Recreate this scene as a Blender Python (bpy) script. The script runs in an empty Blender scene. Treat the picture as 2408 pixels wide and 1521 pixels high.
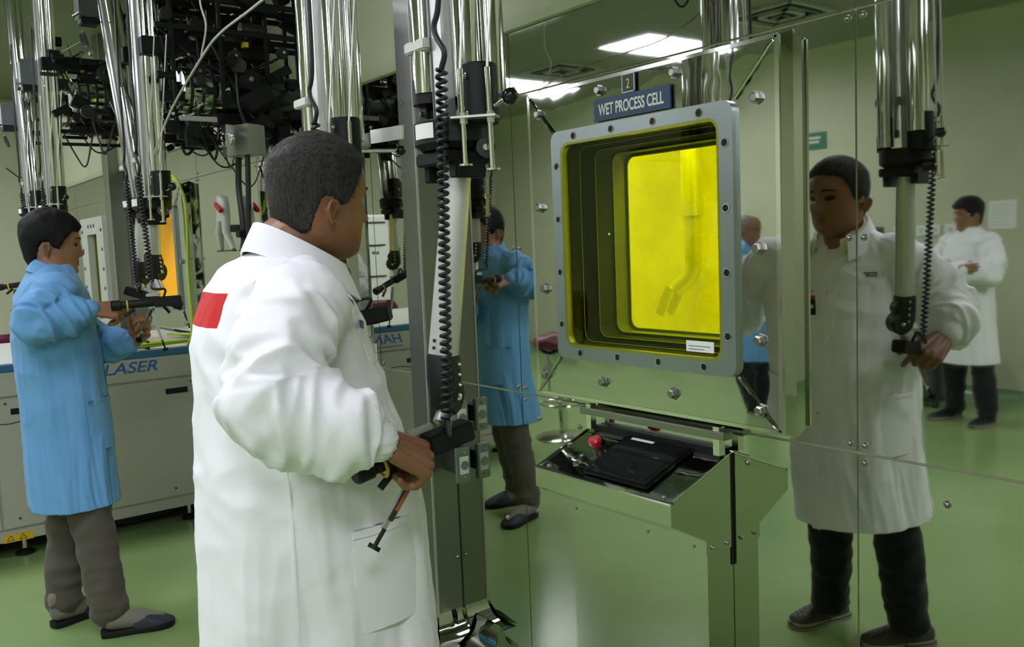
import bpy, bmesh, math, random
import numpy as np
from mathutils import Vector, Matrix, noise
C = bpy.context.scene.collection
PI = math.pi
V = Vector
random.seed(7)

# ------------------------------------------------------------------ camera
def make_camera():
    yaw, pitch, roll = math.radians(52.922), math.radians(5.225), math.radians(-2.327)
    f = V((-math.sin(yaw)*math.cos(pitch), math.cos(yaw)*math.cos(pitch), -math.sin(pitch)))
    r = f.cross(V((0, 0, 1))).normalized(); u = r.cross(f)
    r2 = math.cos(roll)*r + math.sin(roll)*u
    u2 = -math.sin(roll)*r + math.cos(roll)*u
    cd = bpy.data.cameras.new('camera'); co = bpy.data.objects.new('camera', cd); C.objects.link(co)
    m = Matrix((r2, u2, -f)).transposed().to_4x4(); m.translation = V((0, -1.8, 1.48))
    co.matrix_world = m
    cd.sensor_width = 36; cd.lens = 2083.8/2408*36; cd.clip_start = .02
    bpy.context.scene.camera = co
make_camera()
sc = bpy.context.scene
sc.view_settings.view_transform = 'Standard'; sc.view_settings.look = 'None'
sc.view_settings.gamma = 1; sc.view_settings.use_curve_mapping = False
sc.view_settings.exposure = 0.08
w = bpy.data.worlds.new('world'); sc.world = w; w.use_nodes = True
w.node_tree.nodes['Background'].inputs[0].default_value = (.6, .65, .6, 1)
w.node_tree.nodes['Background'].inputs[1].default_value = .05
PANEL_STRENGTH = 20.0
CEIL = 3.15
XL, XR, YR = -10.5, 3.2, -5.9

# ------------------------------------------------------------------ materials
def mat(name, col, rough=.5, metal=0., spec=.5, bump=None, var=None, **kw):
    m = bpy.data.materials.new(name); m.use_nodes = True
    nt = m.node_tree; b = nt.nodes['Principled BSDF']
    b.inputs['Base Color'].default_value = (*col, 1); b.inputs['Roughness'].default_value = rough
    b.inputs['Metallic'].default_value = metal; b.inputs['Specular IOR Level'].default_value = spec
    tc = None
    def coord():
        nonlocal tc
        if tc is None: tc = nt.nodes.new('ShaderNodeTexCoord')
        return tc.outputs['Object']
    if var:      # (scale, amount, second colour)
        n = nt.nodes.new('ShaderNodeTexNoise'); n.inputs['Scale'].default_value = var[0]; n.inputs['Detail'].default_value = 5
        nt.links.new(coord(), n.inputs['Vector'])
        mx = nt.nodes.new('ShaderNodeMix'); mx.data_type = 'RGBA'
        mx.inputs[6].default_value = (*col, 1); mx.inputs[7].default_value = (*var[2], 1)
        mr = nt.nodes.new('ShaderNodeMapRange'); mr.inputs[1].default_value = .35; mr.inputs[2].default_value = .65
        mr.inputs[4].default_value = var[1]
        nt.links.new(n.outputs[0], mr.inputs[0]); nt.links.new(mr.outputs[0], mx.inputs[0])
        nt.links.new(mx.outputs[2], b.inputs['Base Color'])
    if bump:     # (scale, strength, distance, stretch)
        n = nt.nodes.new('ShaderNodeTexNoise'); n.inputs['Scale'].default_value = bump[0]; n.inputs['Detail'].default_value = 3
        src = coord()
        if len(bump) > 3:
            mp = nt.nodes.new('ShaderNodeMapping'); mp.inputs['Scale'].default_value = bump[3]
            nt.links.new(src, mp.inputs[0]); src = mp.outputs[0]
        nt.links.new(src, n.inputs['Vector'])
        bp = nt.nodes.new('ShaderNodeBump'); bp.inputs['Strength'].default_value = bump[1]; bp.inputs['Distance'].default_value = bump[2]
        nt.links.new(n.outputs[0], bp.inputs['Height']); nt.links.new(bp.outputs[0], b.inputs['Normal'])
    for k, v in kw.items():
        b.inputs[k.replace('_', ' ')].default_value = v
    return m
def emis(name, col, s):
    m = bpy.data.materials.new(name); m.use_nodes = True; nt = m.node_tree
    nt.nodes.remove(nt.nodes['Principled BSDF'])
    e = nt.nodes.new('ShaderNodeEmission'); e.inputs[0].default_value = (*col, 1); e.inputs[1].default_value = s
    nt.links.new(e.outputs[0], nt.nodes['Material Output'].inputs[0]); return m
def pane(name, col, ior=1.5, rough=.0):
    m = bpy.data.materials.new(name); m.use_nodes = True; nt = m.node_tree
    nt.nodes.remove(nt.nodes['Principled BSDF'])
    t = nt.nodes.new('ShaderNodeBsdfTransparent'); t.inputs[0].default_value = (*col, 1)
    g = nt.nodes.new('ShaderNodeBsdfGlossy'); g.inputs['Roughness'].default_value = rough
    g.inputs['Color'].default_value = (.8, .9, .6, 1)
    fr = nt.nodes.new('ShaderNodeFresnel'); fr.inputs[0].default_value = ior
    mx = nt.nodes.new('ShaderNodeMixShader')
    ge = nt.nodes.new('ShaderNodeNewGeometry'); inv = nt.nodes.new('ShaderNodeMath'); inv.operation = 'SUBTRACT'; inv.inputs[0].default_value = 1
    nt.links.new(ge.outputs['Backfacing'], inv.inputs[1])
    mu = nt.nodes.new('ShaderNodeMath'); mu.operation = 'MULTIPLY'; nt.links.new(fr.outputs[0], mu.inputs[0]); nt.links.new(inv.outputs[0], mu.inputs[1])
    nt.links.new(mu.outputs[0], mx.inputs[0]); nt.links.new(t.outputs[0], mx.inputs[1]); nt.links.new(g.outputs[0], mx.inputs[2])
    nt.links.new(mx.outputs[0], nt.nodes['Material Output'].inputs[0]); return m
M = {}
M['mirror'] = mat('polished_steel', (.55, .57, .50), .025, 1., bump=(2.2, .25, .0016))
M['mirror_wavy'] = mat('polished_steel_wavy', (.56, .58, .52), .03, 1., bump=(3.0, .45, .006))
M['brushed'] = mat('brushed_steel', (.34, .34, .31), .30, 1., bump=(60, .15, .0006, (1, 1, .04)))
M['frame_steel'] = mat('frame_steel', (.36, .41, .40), .42, 1., bump=(160, .1, .0004, (.03, 1, 1)))
M['chrome'] = mat('chrome', (.78, .78, .74), .09, 1.)
M['alu'] = mat('anodised_aluminium', (.60, .60, .58), .38, .75)
M['arm_grey'] = mat('pale_arm_enamel', (.62, .63, .60), .35, .35)
M['black'] = mat('black_metal', (.0065, .007, .007), .5, spec=.3)
M['black_gloss'] = mat('black_gloss', (.008, .008, .009), .12)
M['rubber'] = mat('black_rubber', (.012, .012, .013), .45)
M['dark_steel'] = mat('dark_steel', (.10, .11, .10), .35, .9)
M['grey_box'] = mat('dark_grey_box', (.055, .062, .065), .5)
M['light_grey'] = mat('light_grey_paint', (.52, .55, .48), .45)
M['white'] = mat('white_card', (.78, .80, .76), .5)
M['paint'] = mat('cream_wall_paint', (.52, .54, .37), .55, bump=(9, .12, .004), var=(3, .5, (.46, .48, .32)))
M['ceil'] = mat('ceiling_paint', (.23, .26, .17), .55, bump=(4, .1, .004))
M['floor'] = mat('green_epoxy', (.235, .345, .135), .20, spec=.4, bump=(3.5, .10, .002), var=(1.3, .8, (.195, .30, .11)))
M['cove'] = mat('floor_cove', (.14, .26, .13), .25)
M['grey_machine'] = mat('beige_machine_paint', (.42, .41, .33), .42, var=(40, .3, (.38, .37, .30)))
M['blue_trim'] = mat('blue_trim', (.03, .13, .24), .4)
M['blue_letter'] = mat('blue_lettering', (.02, .12, .36), .5)
M['small_letter'] = mat('grey_lettering', (.12, .13, .14), .5)
M['yellow_label'] = mat('yellow_label', (.62, .42, .02), .5)
M['red'] = mat('red_plastic', (.55, .01, .01), .3)
M['green_sign'] = mat('green_sign', (.0, .16, .07), .5)
M['navy'] = mat('navy_sign', (.012, .05, .10), .45)
M['dark_green_plate'] = mat('dark_plate', (.015, .03, .025), .45)
M['sign_white'] = mat('sign_lettering', (.68, .70, .62), .5)
M['sign_gold'] = mat('gold_numeral', (.62, .50, .03), .5)
M['maroon'] = mat('maroon_vinyl', (.10, .008, .022), .35)
M['cable_yg'] = mat('yellow_green_cable', (.33, .48, .03), .4)
M['cable_white'] = mat('pale_cable', (.50, .50, .42), .4)
M['screen'] = mat('touchscreen', (.01, .013, .014), .05)
M['wood'] = mat('brown_tool_grip', (.30, .11, .04), .4)
M['cell_paint'] = mat('cell_interior', (.75, .74, .66), .45, var=(6, .5, (.5, .5, .44)))
M['sleeve'] = mat('window_sleeve', (.085, .095, .018), .3)
M['bevel_lit_yellow'] = mat('yellow_lit_bevel', (.30, .33, .06), .35, .6)  # yellow reflection of the lit cell painted into the bevel colour
M['sleeve_0'] = mat('sleeve_dim', (.02, .022, .004), .7, spec=.05)  # step tones paint in the cell light: shaded outer steps, lit innermost one
M['sleeve_1'] = mat('sleeve_shaded', (.006, .007, .002), .8, spec=.0)
M['sleeve_2'] = mat('sleeve_half_lit', (.040, .047, .004), .8, spec=.0)
M['sleeve_3'] = mat('sleeve_lit', (.15, .18, .006), .3)
M['sleeve_edge_glint'] = mat('sleeve_edge_glint', (.45, .55, .02), .25)  # bright colour paints a highlight along each step edge
M['glass_front'] = pane('pale_yellow_glass', (.80, .82, .30), 1.45)
M['glass_deep'] = pane('deep_yellow_glass', (.92, .90, .004), 1.3)
M['orange_glass'] = pane('orange_glass', (.98, .80, .22), 1.3)
M['clear_glass'] = pane('clear_glass', (.9, .9, .9), 1.4)
M['panel_light'] = emis('panel_light', (.95, .955, 1.08), PANEL_STRENGTH)
M['cell_lamp'] = emis('cell_lamp', (1., .98, .9), 30)
M['led'] = emis('green_led', (.05, 1., .3), 6)

def skinmat(name, col, lip):
    m = mat(name, col, .48, bump=(220, .12, .0008))
    nt = m.node_tree; b = nt.nodes['Principled BSDF']
    a = nt.nodes.new('ShaderNodeAttribute'); a.attribute_name = 'tone'
    n = nt.nodes.new('ShaderNodeTexNoise'); n.inputs['Scale'].default_value = 30
    mx = nt.nodes.new('ShaderNodeMix'); mx.data_type = 'RGBA'
    mx.inputs[6].default_value = (*col, 1); mx.inputs[7].default_value = (*lip, 1)
    nt.links.new(a.outputs['Fac'], mx.inputs[0])
    m2 = nt.nodes.new('ShaderNodeMix'); m2.data_type = 'RGBA'; m2.blend_type = 'MULTIPLY'; m2.inputs[0].default_value = .25
    nt.links.new(mx.outputs[2], m2.inputs[6]); nt.links.new(n.outputs[0], m2.inputs[7])
    nt.links.new(m2.outputs[2], b.inputs['Base Color'])
    b.inputs['Subsurface Weight'].default_value = .06; b.inputs['Subsurface Radius'].default_value = (.01, .004, .002)
    return m
M['skin_old'] = skinmat('skin_tan', (.27, .118, .058), (.17, .055, .036))
M['skin_young'] = skinmat('skin_light_tan', (.31, .145, .08), (.20, .07, .045))
def cloth(name, col, scale=900):
    m = mat(name, col, .78, spec=.25, bump=(scale, .15, .0006)); b = m.node_tree.nodes['Principled BSDF']
    b.inputs['Sheen Weight'].default_value = .12; return m
M['white_coat'] = cloth('white_coat_cloth', (.84, .84, .87))
M['cream_shirt'] = cloth('cream_shirt', (.70, .68, .42))
M['blue_coat'] = cloth('blue_coat_cloth', (.135, .345, .62))
M['red_band'] = cloth('red_band_cloth', (.55, .006, .008))
M['trouser_dark'] = cloth('dark_trousers', (.010, .011, .014))
M['trouser_grey'] = cloth('grey_brown_trousers', (.085, .075, .06))
M['sock'] = cloth('grey_sock', (.19, .17, .14))
M['shoe_brown'] = mat('brown_clog', (.045, .035, .032), .55)
M['shoe_navy'] = mat('navy_slipper', (.012, .018, .035), .6)
M['shoe_sole'] = mat('pale_sole', (.30, .28, .22), .6)
M['eye'] = mat('eye_white', (.22, .19, .16), .35)
M['iris'] = mat('iris', (.015, .008, .005), .1)
def hairmat(name, c1, c2):
    m = mat(name, c1, .7, spec=.22, bump=(260, .8, .0022, (1, .5, .5)), var=(120, .8, c2)); return m
M['hair_grey'] = hairmat('greying_hair', (.014, .012, .011), (.055, .050, .046))
M['hair_strand'] = mat('hair_strand', (.062, .056, .050), .5, spec=.35)
M['hair_black'] = hairmat('black_hair', (.0035, .003, .0035), (.009, .008, .009))
M['hair_white'] = hairmat('grey_white_hair', (.30, .29, .27), (.16, .15, .14))

# ------------------------------------------------------------------ mesh builder
class B:
    def __init__(s): s.v = []; s.f = []
    def add(s, vs, fs):
        o = len(s.v); s.v += [tuple(p) for p in vs]; s.f += [tuple(i+o for i in f) for f in fs]; return s
    def box(s, c, size, rot=None, ch=0.):
        hx, hy, hz = (q/2 for q in size)
        if ch <= 0:
            vs = [V((x*hx, y*hy, z*hz)) for x in (-1, 1) for y in (-1, 1) for z in (-1, 1)]
            fs = [(0, 1, 3, 2), (4, 6, 7, 5), (0, 4, 5, 1), (2, 3, 7, 6), (0, 2, 6, 4), (1, 5, 7, 3)]
        else:
            bm = bmesh.new(); bmesh.ops.create_cube(bm, size=1)
            for v in bm.verts: v.co = V((v.co.x*2*hx, v.co.y*2*hy, v.co.z*2*hz))
            bmesh.ops.bevel(bm, geom=bm.edges[:], offset=ch, segments=2, affect='EDGES', clamp_overlap=True)
            vs = [v.co.copy() for v in bm.verts]; bm.verts.index_update()
            fs = [tuple(v.index for v in f.verts) for f in bm.faces]; bm.free()
        if rot is not None: vs = [rot @ v for v in vs]
        c = V(c); return s.add([v+c for v in vs], fs)
    def bx(s, x0, x1, y0, y1, z0, z1, ch=0.):
        return s.box(((x0+x1)/2, (y0+y1)/2, (z0+z1)/2), (abs(x1-x0), abs(y1-y0), abs(z1-z0)), None, ch)
    def rings(s, R, cap=True, closed=True):
        n = len(R[0]); o = len(s.v)
        for r in R: s.v += [tuple(p) for p in r]
        for i in range(len(R)-1):
            for j in range(n if closed else n-1):
                a = o+i*n+j; b = o+i*n+(j+1) % n
                s.f.append((a, b, b+n, a+n))
        if cap:
            for i, rev in ((0, True), (len(R)-1, False)):
                c = sum((V(p) for p in R[i]), V())/n; k = len(s.v); s.v.append(tuple(c))
                for j in range(n):
                    a = o+i*n+j; b = o+i*n+(j+1) % n
                    s.f.append((b, a, k) if rev else (a, b, k))
        return s
    def cyl(s, p0, p1, r0, r1=None, n=20, cap=True, hollow=0):
        p0 = V(p0); p1 = V(p1); r1 = r0 if r1 is None else r1
        d = (p1-p0).normalized(); a = d.orthogonal().normalized(); b = d.cross(a)
        R = [[p+(a*math.cos(2*PI*j/n)+b*math.sin(2*PI*j/n))*r for j in range(n)] for p, r in ((p0, r0), (p1, r1))]
        return s.rings(R, cap)
    def prof(s, p0, p1, pr, n=20):      # profile along axis: list of (t 0..1, radius)
        p0 = V(p0); p1 = V(p1); d = (p1-p0).normalized(); a = d.orthogonal().normalized(); b = d.cross(a)
        return s.rings([[p0.lerp(p1, t)+(a*math.cos(2*PI*j/n)+b*math.sin(2*PI*j/n))*r for j in range(n)] for t, r in pr])
    def sph(s, c, r, n=14, m=9, sc_=(1, 1, 1), rot=None):
        c = V(c); R = []
        for i in range(m+1):
            t = PI*i/m; t = min(max(t, .02), PI-.02); R.append([])
            for j in range(n):
                q = V((math.sin(t)*math.cos(2*PI*j/n)*sc_[0], math.sin(t)*math.sin(2*PI*j/n)*sc_[1], -math.cos(t)*sc_[2]))*r
                if rot is not None: q = rot @ q
                R[-1].append(c+q)
        return s.rings(R)
    def cap(s, p0, p1, r0, r1, n=14):     # tapered capsule
        p0 = V(p0); p1 = V(p1); d = (p1-p0)
        if d.length < 1e-6: return s.sph(p0, r0)
        d.normalize(); a = d.orthogonal().normalized(); b = d.cross(a); R = []
        for k in range(5):
            t = PI/2*(1-k/4); t = min(t, PI/2*.97)
            R.append((p0-d*r0*math.sin(t), r0*math.cos(t)))
        for k in range(5):
            t = PI/2*k/4; t = min(t, PI/2*.97)
            R.append((p1+d*r1*math.sin(t), r1*math.cos(t)))
        return s.rings([[p+(a*math.cos(2*PI*j/n)+b*math.sin(2*PI*j/n))*r for j in range(n)] for p, r in R])
    def chain(s, pts, rad, n=14):
        for i in range(len(pts)-1): s.cap(pts[i], pts[i+1], rad[i], rad[i+1], n)
        return s
    def tube(s, pts, r, n=8, closed=False):
        pts = [V(p) for p in pts]; R = []; up = None
        for i, p in enumerate(pts):
            d = (pts[min(i+1, len(pts)-1)]-pts[max(i-1, 0)])
            if closed: d = pts[(i+1) % len(pts)]-pts[i-1]
            d.normalize()
            if up is None: up = d.orthogonal().normalized()
            up = (up-d*up.dot(d)).normalized(); b = d.cross(up)
            rr = r[i] if isinstance(r, (list, tuple)) else r
            R.append([p+(up*math.cos(2*PI*j/n)+b*math.sin(2*PI*j/n))*rr for j in range(n)])
        if closed: R.append(R[0]); return s.rings(R, cap=False)
        return s.rings(R)
    def prism(s, poly, off):            # polygon points (3D) extruded by a vector
        n = len(poly); off = V(off); a = [V(p) for p in poly]; b = [p+off for p in a]
        fs = [tuple(range(n))[::-1], tuple(range(n, 2*n))]+[(i, (i+1) % n, (i+1) % n+n, i+n) for i in range(n)]
        return s.add(a+b, fs)
    def mesh(s, name='m'):
        me = bpy.data.meshes.new(name); me.from_pydata(s.v, [], s.f); me.validate(); 
        bm = bmesh.new(); bm.from_mesh(me); bmesh.ops.recalc_face_normals(bm, faces=bm.faces[:]); bm.to_mesh(me); bm.free()
        return me
    def obj(s, name, m, parent=None, smooth=True, ang=.7):
        return link(name, s.mesh(name), m, parent, smooth, ang)
def link(name, me, m, parent=None, smooth=True, ang=.7):
    if smooth:
        me.shade_smooth()
        if ang: me.set_sharp_from_angle(angle=ang)
    if m is not None:
        me.materials.clear(); me.materials.append(M[m] if isinstance(m, str) else m)
    o = bpy.data.objects.new(name, me); C.objects.link(o)
    if parent is not None: setpar(o, parent)
    return o
def setpar(o, parent):
    o.parent = parent
    if parent.get('_w'):              # parent's children are given in world coordinates
        o.matrix_parent_inverse = Matrix.Translation(-V(parent['_w']))
        if parent.parent is not None: o.matrix_parent_inverse = Matrix()
def thing(name, label, cat, loc=(0, 0, 0), rotz=0, group=None, local=False):
    o = bpy.data.objects.new(name, None); o.empty_display_size = .05; C.objects.link(o)
    o.location = loc; o.rotation_euler = (0, 0, rotz)
    if not local: o['_w'] = tuple(float(q) for q in loc)
    tag(o, label, cat, group); return o
def tag(o, label=None, cat=None, group=None):
    if label: o['label'] = label
    if cat: o['category'] = cat
    if group: o['group'] = group
    return o
def struct(o): o['kind'] = 'structure'; return o
def bez(p, k=10):      # smooth Catmull-Rom through points
    p = [V(q) for q in p]; P_ = [p[0]*2-p[1]]+p+[p[-1]*2-p[-2]]; out = []
    for i in range(1, len(P_)-2):
        for j in range(k):
            t = j/k; a, b, c, d = P_[i-1], P_[i], P_[i+1], P_[i+2]
            out.append(.5*((2*b)+(c-a)*t+(2*a-5*b+4*c-d)*t*t+(3*b-a-3*c+d)*t**3))
    out.append(p[-1]); return out
def text(body, size, m, parent, loc, rot, sx=1., shear=0., ext=.0008, align='LEFT', bold=0.):
    cu = bpy.data.curves.new('t', 'FONT'); cu.body = body; cu.size = size; cu.shear = shear; cu.extrude = ext
    cu.align_x = align; cu.offset = bold
    ob = bpy.data.objects.new('t', cu); C.objects.link(ob)
    dg = bpy.context.evaluated_depsgraph_get(); me = bpy.data.meshes.new_from_object(ob.evaluated_get(dg))
    bpy.data.objects.remove(ob)
    mt = Matrix.Translation(V(loc)) @ rot.to_4x4() @ Matrix.Diagonal((sx, 1, 1, 1)); me.transform(mt)
    return link('lettering', me, m, parent, smooth=False)
RW = Matrix.Rotation(PI/2, 3, 'X')                                    # text facing -Y
RX = Matrix.Rotation(PI/2, 3, 'Z') @ Matrix.Rotation(PI/2, 3, 'X')    # text facing +X

# ------------------------------------------------------------------ room shell
fl = struct(B().bx(XL, XR, YR, 1.6, -.05, 0).obj('floor', 'floor'))
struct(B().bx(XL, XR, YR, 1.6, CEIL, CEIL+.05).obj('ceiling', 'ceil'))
struct(B().bx(XL-.1, XL, YR, 1.6, 0, CEIL).obj('wall_left', 'paint'))
struct(B().bx(XR, XR+.1, YR, 1.6, 0, CEIL).obj('wall_right', 'paint'))
struct(B().bx(XL, XR, YR-.1, YR, 0, CEIL).obj('wall_rear', 'paint'))
# cove skirting at the foot of the rear and left walls
def cove(p0, p1, inward, name):
    p0 = V(p0); p1 = V(p1); n = V(inward); R = []
    for p in (p0, p1):
        r = [p]; 
        for k in range(7):
            t = PI/2*k/6; r.append(p+n*(.09-.09*math.sin(t))+V((0, 0, .09-.09*math.cos(t))))
        R.append(r)
    return struct(B().rings(R, cap=True).obj(name, 'cove'))
cove((XL, YR, 0), (XR, YR, 0), (0, 1, 0), 'baseboard_rear')
cove((XL, YR, 0), (XL, 0, 0), (1, 0, 0), 'baseboard_left')
# rounded ceiling cove along the rear wall
Rr = []
for x in (XL, XR):
    r = [V((x, YR, CEIL))]
    for k in range(9):
        t = PI/2*k/8; r.append(V((x, YR+.35-.35*math.cos(t)*1., CEIL-.35+.35*math.sin(t))))
    Rr.append(r)
struct(B().rings(Rr, cap=True).obj('trim_1', 'paint'))

CELLS = [-1.722, -3.925, -6.125, .475]
OPW, OZ0, OZ1 = .295, 1.165, 1.762
wf = B()
xs = sorted(CELLS); prev = XL
for c in xs:
    wf.bx(prev, c-OPW, 0.006, .2, 0, CEIL); wf.bx(c-OPW, c+OPW, .006, .2, 0, OZ0); wf.bx(c-OPW, c+OPW, .006, .2, OZ1, CEIL); prev = c+OPW
wf.bx(prev, XR, .006, .2, 0, CEIL)
wall = wf.obj('wall_front', 'paint', smooth=False); struct(wall)
# painted band above the steel cladding
bp = B(); R2 = []
for x in (XL, XR):
    R2.append([V((x, .006, 2.155)), V((x, -.018, 2.158)), V((x, -.030, 2.175)), V((x, -.035, 2.20)), V((x, -.035, CEIL)), V((x, .006, CEIL))])
bp.rings(R2).obj('painted_band', 'paint', wall)
# polished cladding panels
seams = [XL]+[q for c in sorted(CELLS+[-8.325]) for q in (c-.618, c+.618)]+[XR]
rows = [(.0, .972), (.978, 1.950), (1.956, 2.153)]
g = .0022
for i in range(len(seams)-1):
    x0, x1 = seams[i]+g, seams[i+1]-g
    if x1-x0 < .05: continue
    cell = [c for c in CELLS if x0 < c < x1]
    for k, (z0, z1) in enumerate(rows):
        b = B()
        if k == 1 and cell:
            c = cell[0]
            b.bx(x0, c-OPW-.03, -.0015, .004, z0, z1); b.bx(c+OPW+.03, x1, -.0015, .004, z0, z1)
            b.bx(c-OPW-.03, c+OPW+.03, -.0015, .004, z0, OZ0-.03); b.bx(c-OPW-.03, c+OPW+.03, -.0015, .004, OZ1+.03, z1)
        else: b.bx(x0, x1, -.0015, .004, z0, z1)
        b.obj('cladding_panel', 'mirror', wall, smooth=False)
def screw(parent, p, n=(0, -1, 0), r=.009, m='brushed'):
    p = V(p); n = V(n)
    B().prof(p, p+n*.008, [(0, r*1.25), (.25, r*1.25), (.3, r), (.75, r*.8), (1, r*.3)], 12).obj('screw', m, parent)
for sx in seams:
    if -6 < sx < 0:
        for z in (.955, .995, 1.46, 1.935, 1.975):
            for d in (-.018, .018):
                if abs(z-1.46) < .1 or (d > 0) or z in (.995, 1.935): screw(wall, (sx+d, -.001, z), r=.0065)
for x in (-1.50, -1.41, -2.05, -.9, -2.25): screw(wall, (x, -.001, .90), r=.007)
screw(wall, (-2.45, -.001, .52), r=.007); screw(wall, (-1.38, -.001, .26), r=.014)

# ------------------------------------------------------------------ ceiling panels and vents
def panel_light(x, y, lab, sx=.6, sy=1.2):
    t = thing('ceiling_light', lab, 'light', (x, y, CEIL))
    B().bx(x-sx/2, x+sx/2, y-sy/2, y+sy/2, CEIL-.012, CEIL-.004).obj('diffuser', 'panel_light', t)
    b = B(); e = .03
    b.bx(x-sx/2-e, x-sx/2, y-sy/2-e, y+sy/2+e, CEIL-.02, CEIL-.001); b.bx(x+sx/2, x+sx/2+e, y-sy/2-e, y+sy/2+e, CEIL-.02, CEIL-.001)
    b.bx(x-sx/2, x+sx/2, y-sy/2-e, y-sy/2, CEIL-.02, CEIL-.001); b.bx(x-sx/2, x+sx/2, y+sy/2, y+sy/2+e, CEIL-.02, CEIL-.001)
    b.obj('frame', 'light_grey', t)
for x, y, lab in [(-5.5, -4.25, 'bright ceiling light panel mirrored above the cell number plate'),
                  (-7.6, -4.25, 'bright ceiling light panel mirrored beside the black ball knob'),
                  (-8.6, -2.0, 'ceiling light panel near the far left wall'), (-5.4, -2.0, 'ceiling light panel above the long grey machine'),
                  (-2.3, -2.3, 'ceiling light panel above the man in the white coat'), (.6, -2.2, 'ceiling light panel nearest the camera'),
                  (-.3, -4.9, 'ceiling light panel in front of the rear wall'), (1.4, -4.5, 'ceiling light panel in the right rear corner')]:
    panel_light(x, y, lab)
for x, y, lab in [(-4.28, -4.15, 'square ceiling air vent mirrored at the top by the panel seam'), (-6.75, -4.05, 'square ceiling air vent mirrored left of the bright light panel'),
                  (-6.1, -4.9, 'small round-cored ceiling vent mirrored near the cell sign')]:
    t = thing('ceiling_vent', lab, 'vent', (x, y, CEIL))
    for k, s_ in enumerate((.30, .22, .14, .07)):
        b = B(); h = CEIL-.012-.004*k
        for (a, bb, c_, d) in ((-s_, s_, -s_, -s_+.03), (-s_, s_, s_-.03, s_), (-s_, -s_+.03, -s_, s_), (s_-.03, s_, -s_, s_)):
            b.bx(x+a, x+bb, y+c_, y+d, h-.01, CEIL)
        b.obj('louvre_ring', 'light_grey' if k % 2 == 0 else 'dark_steel', t)

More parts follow.
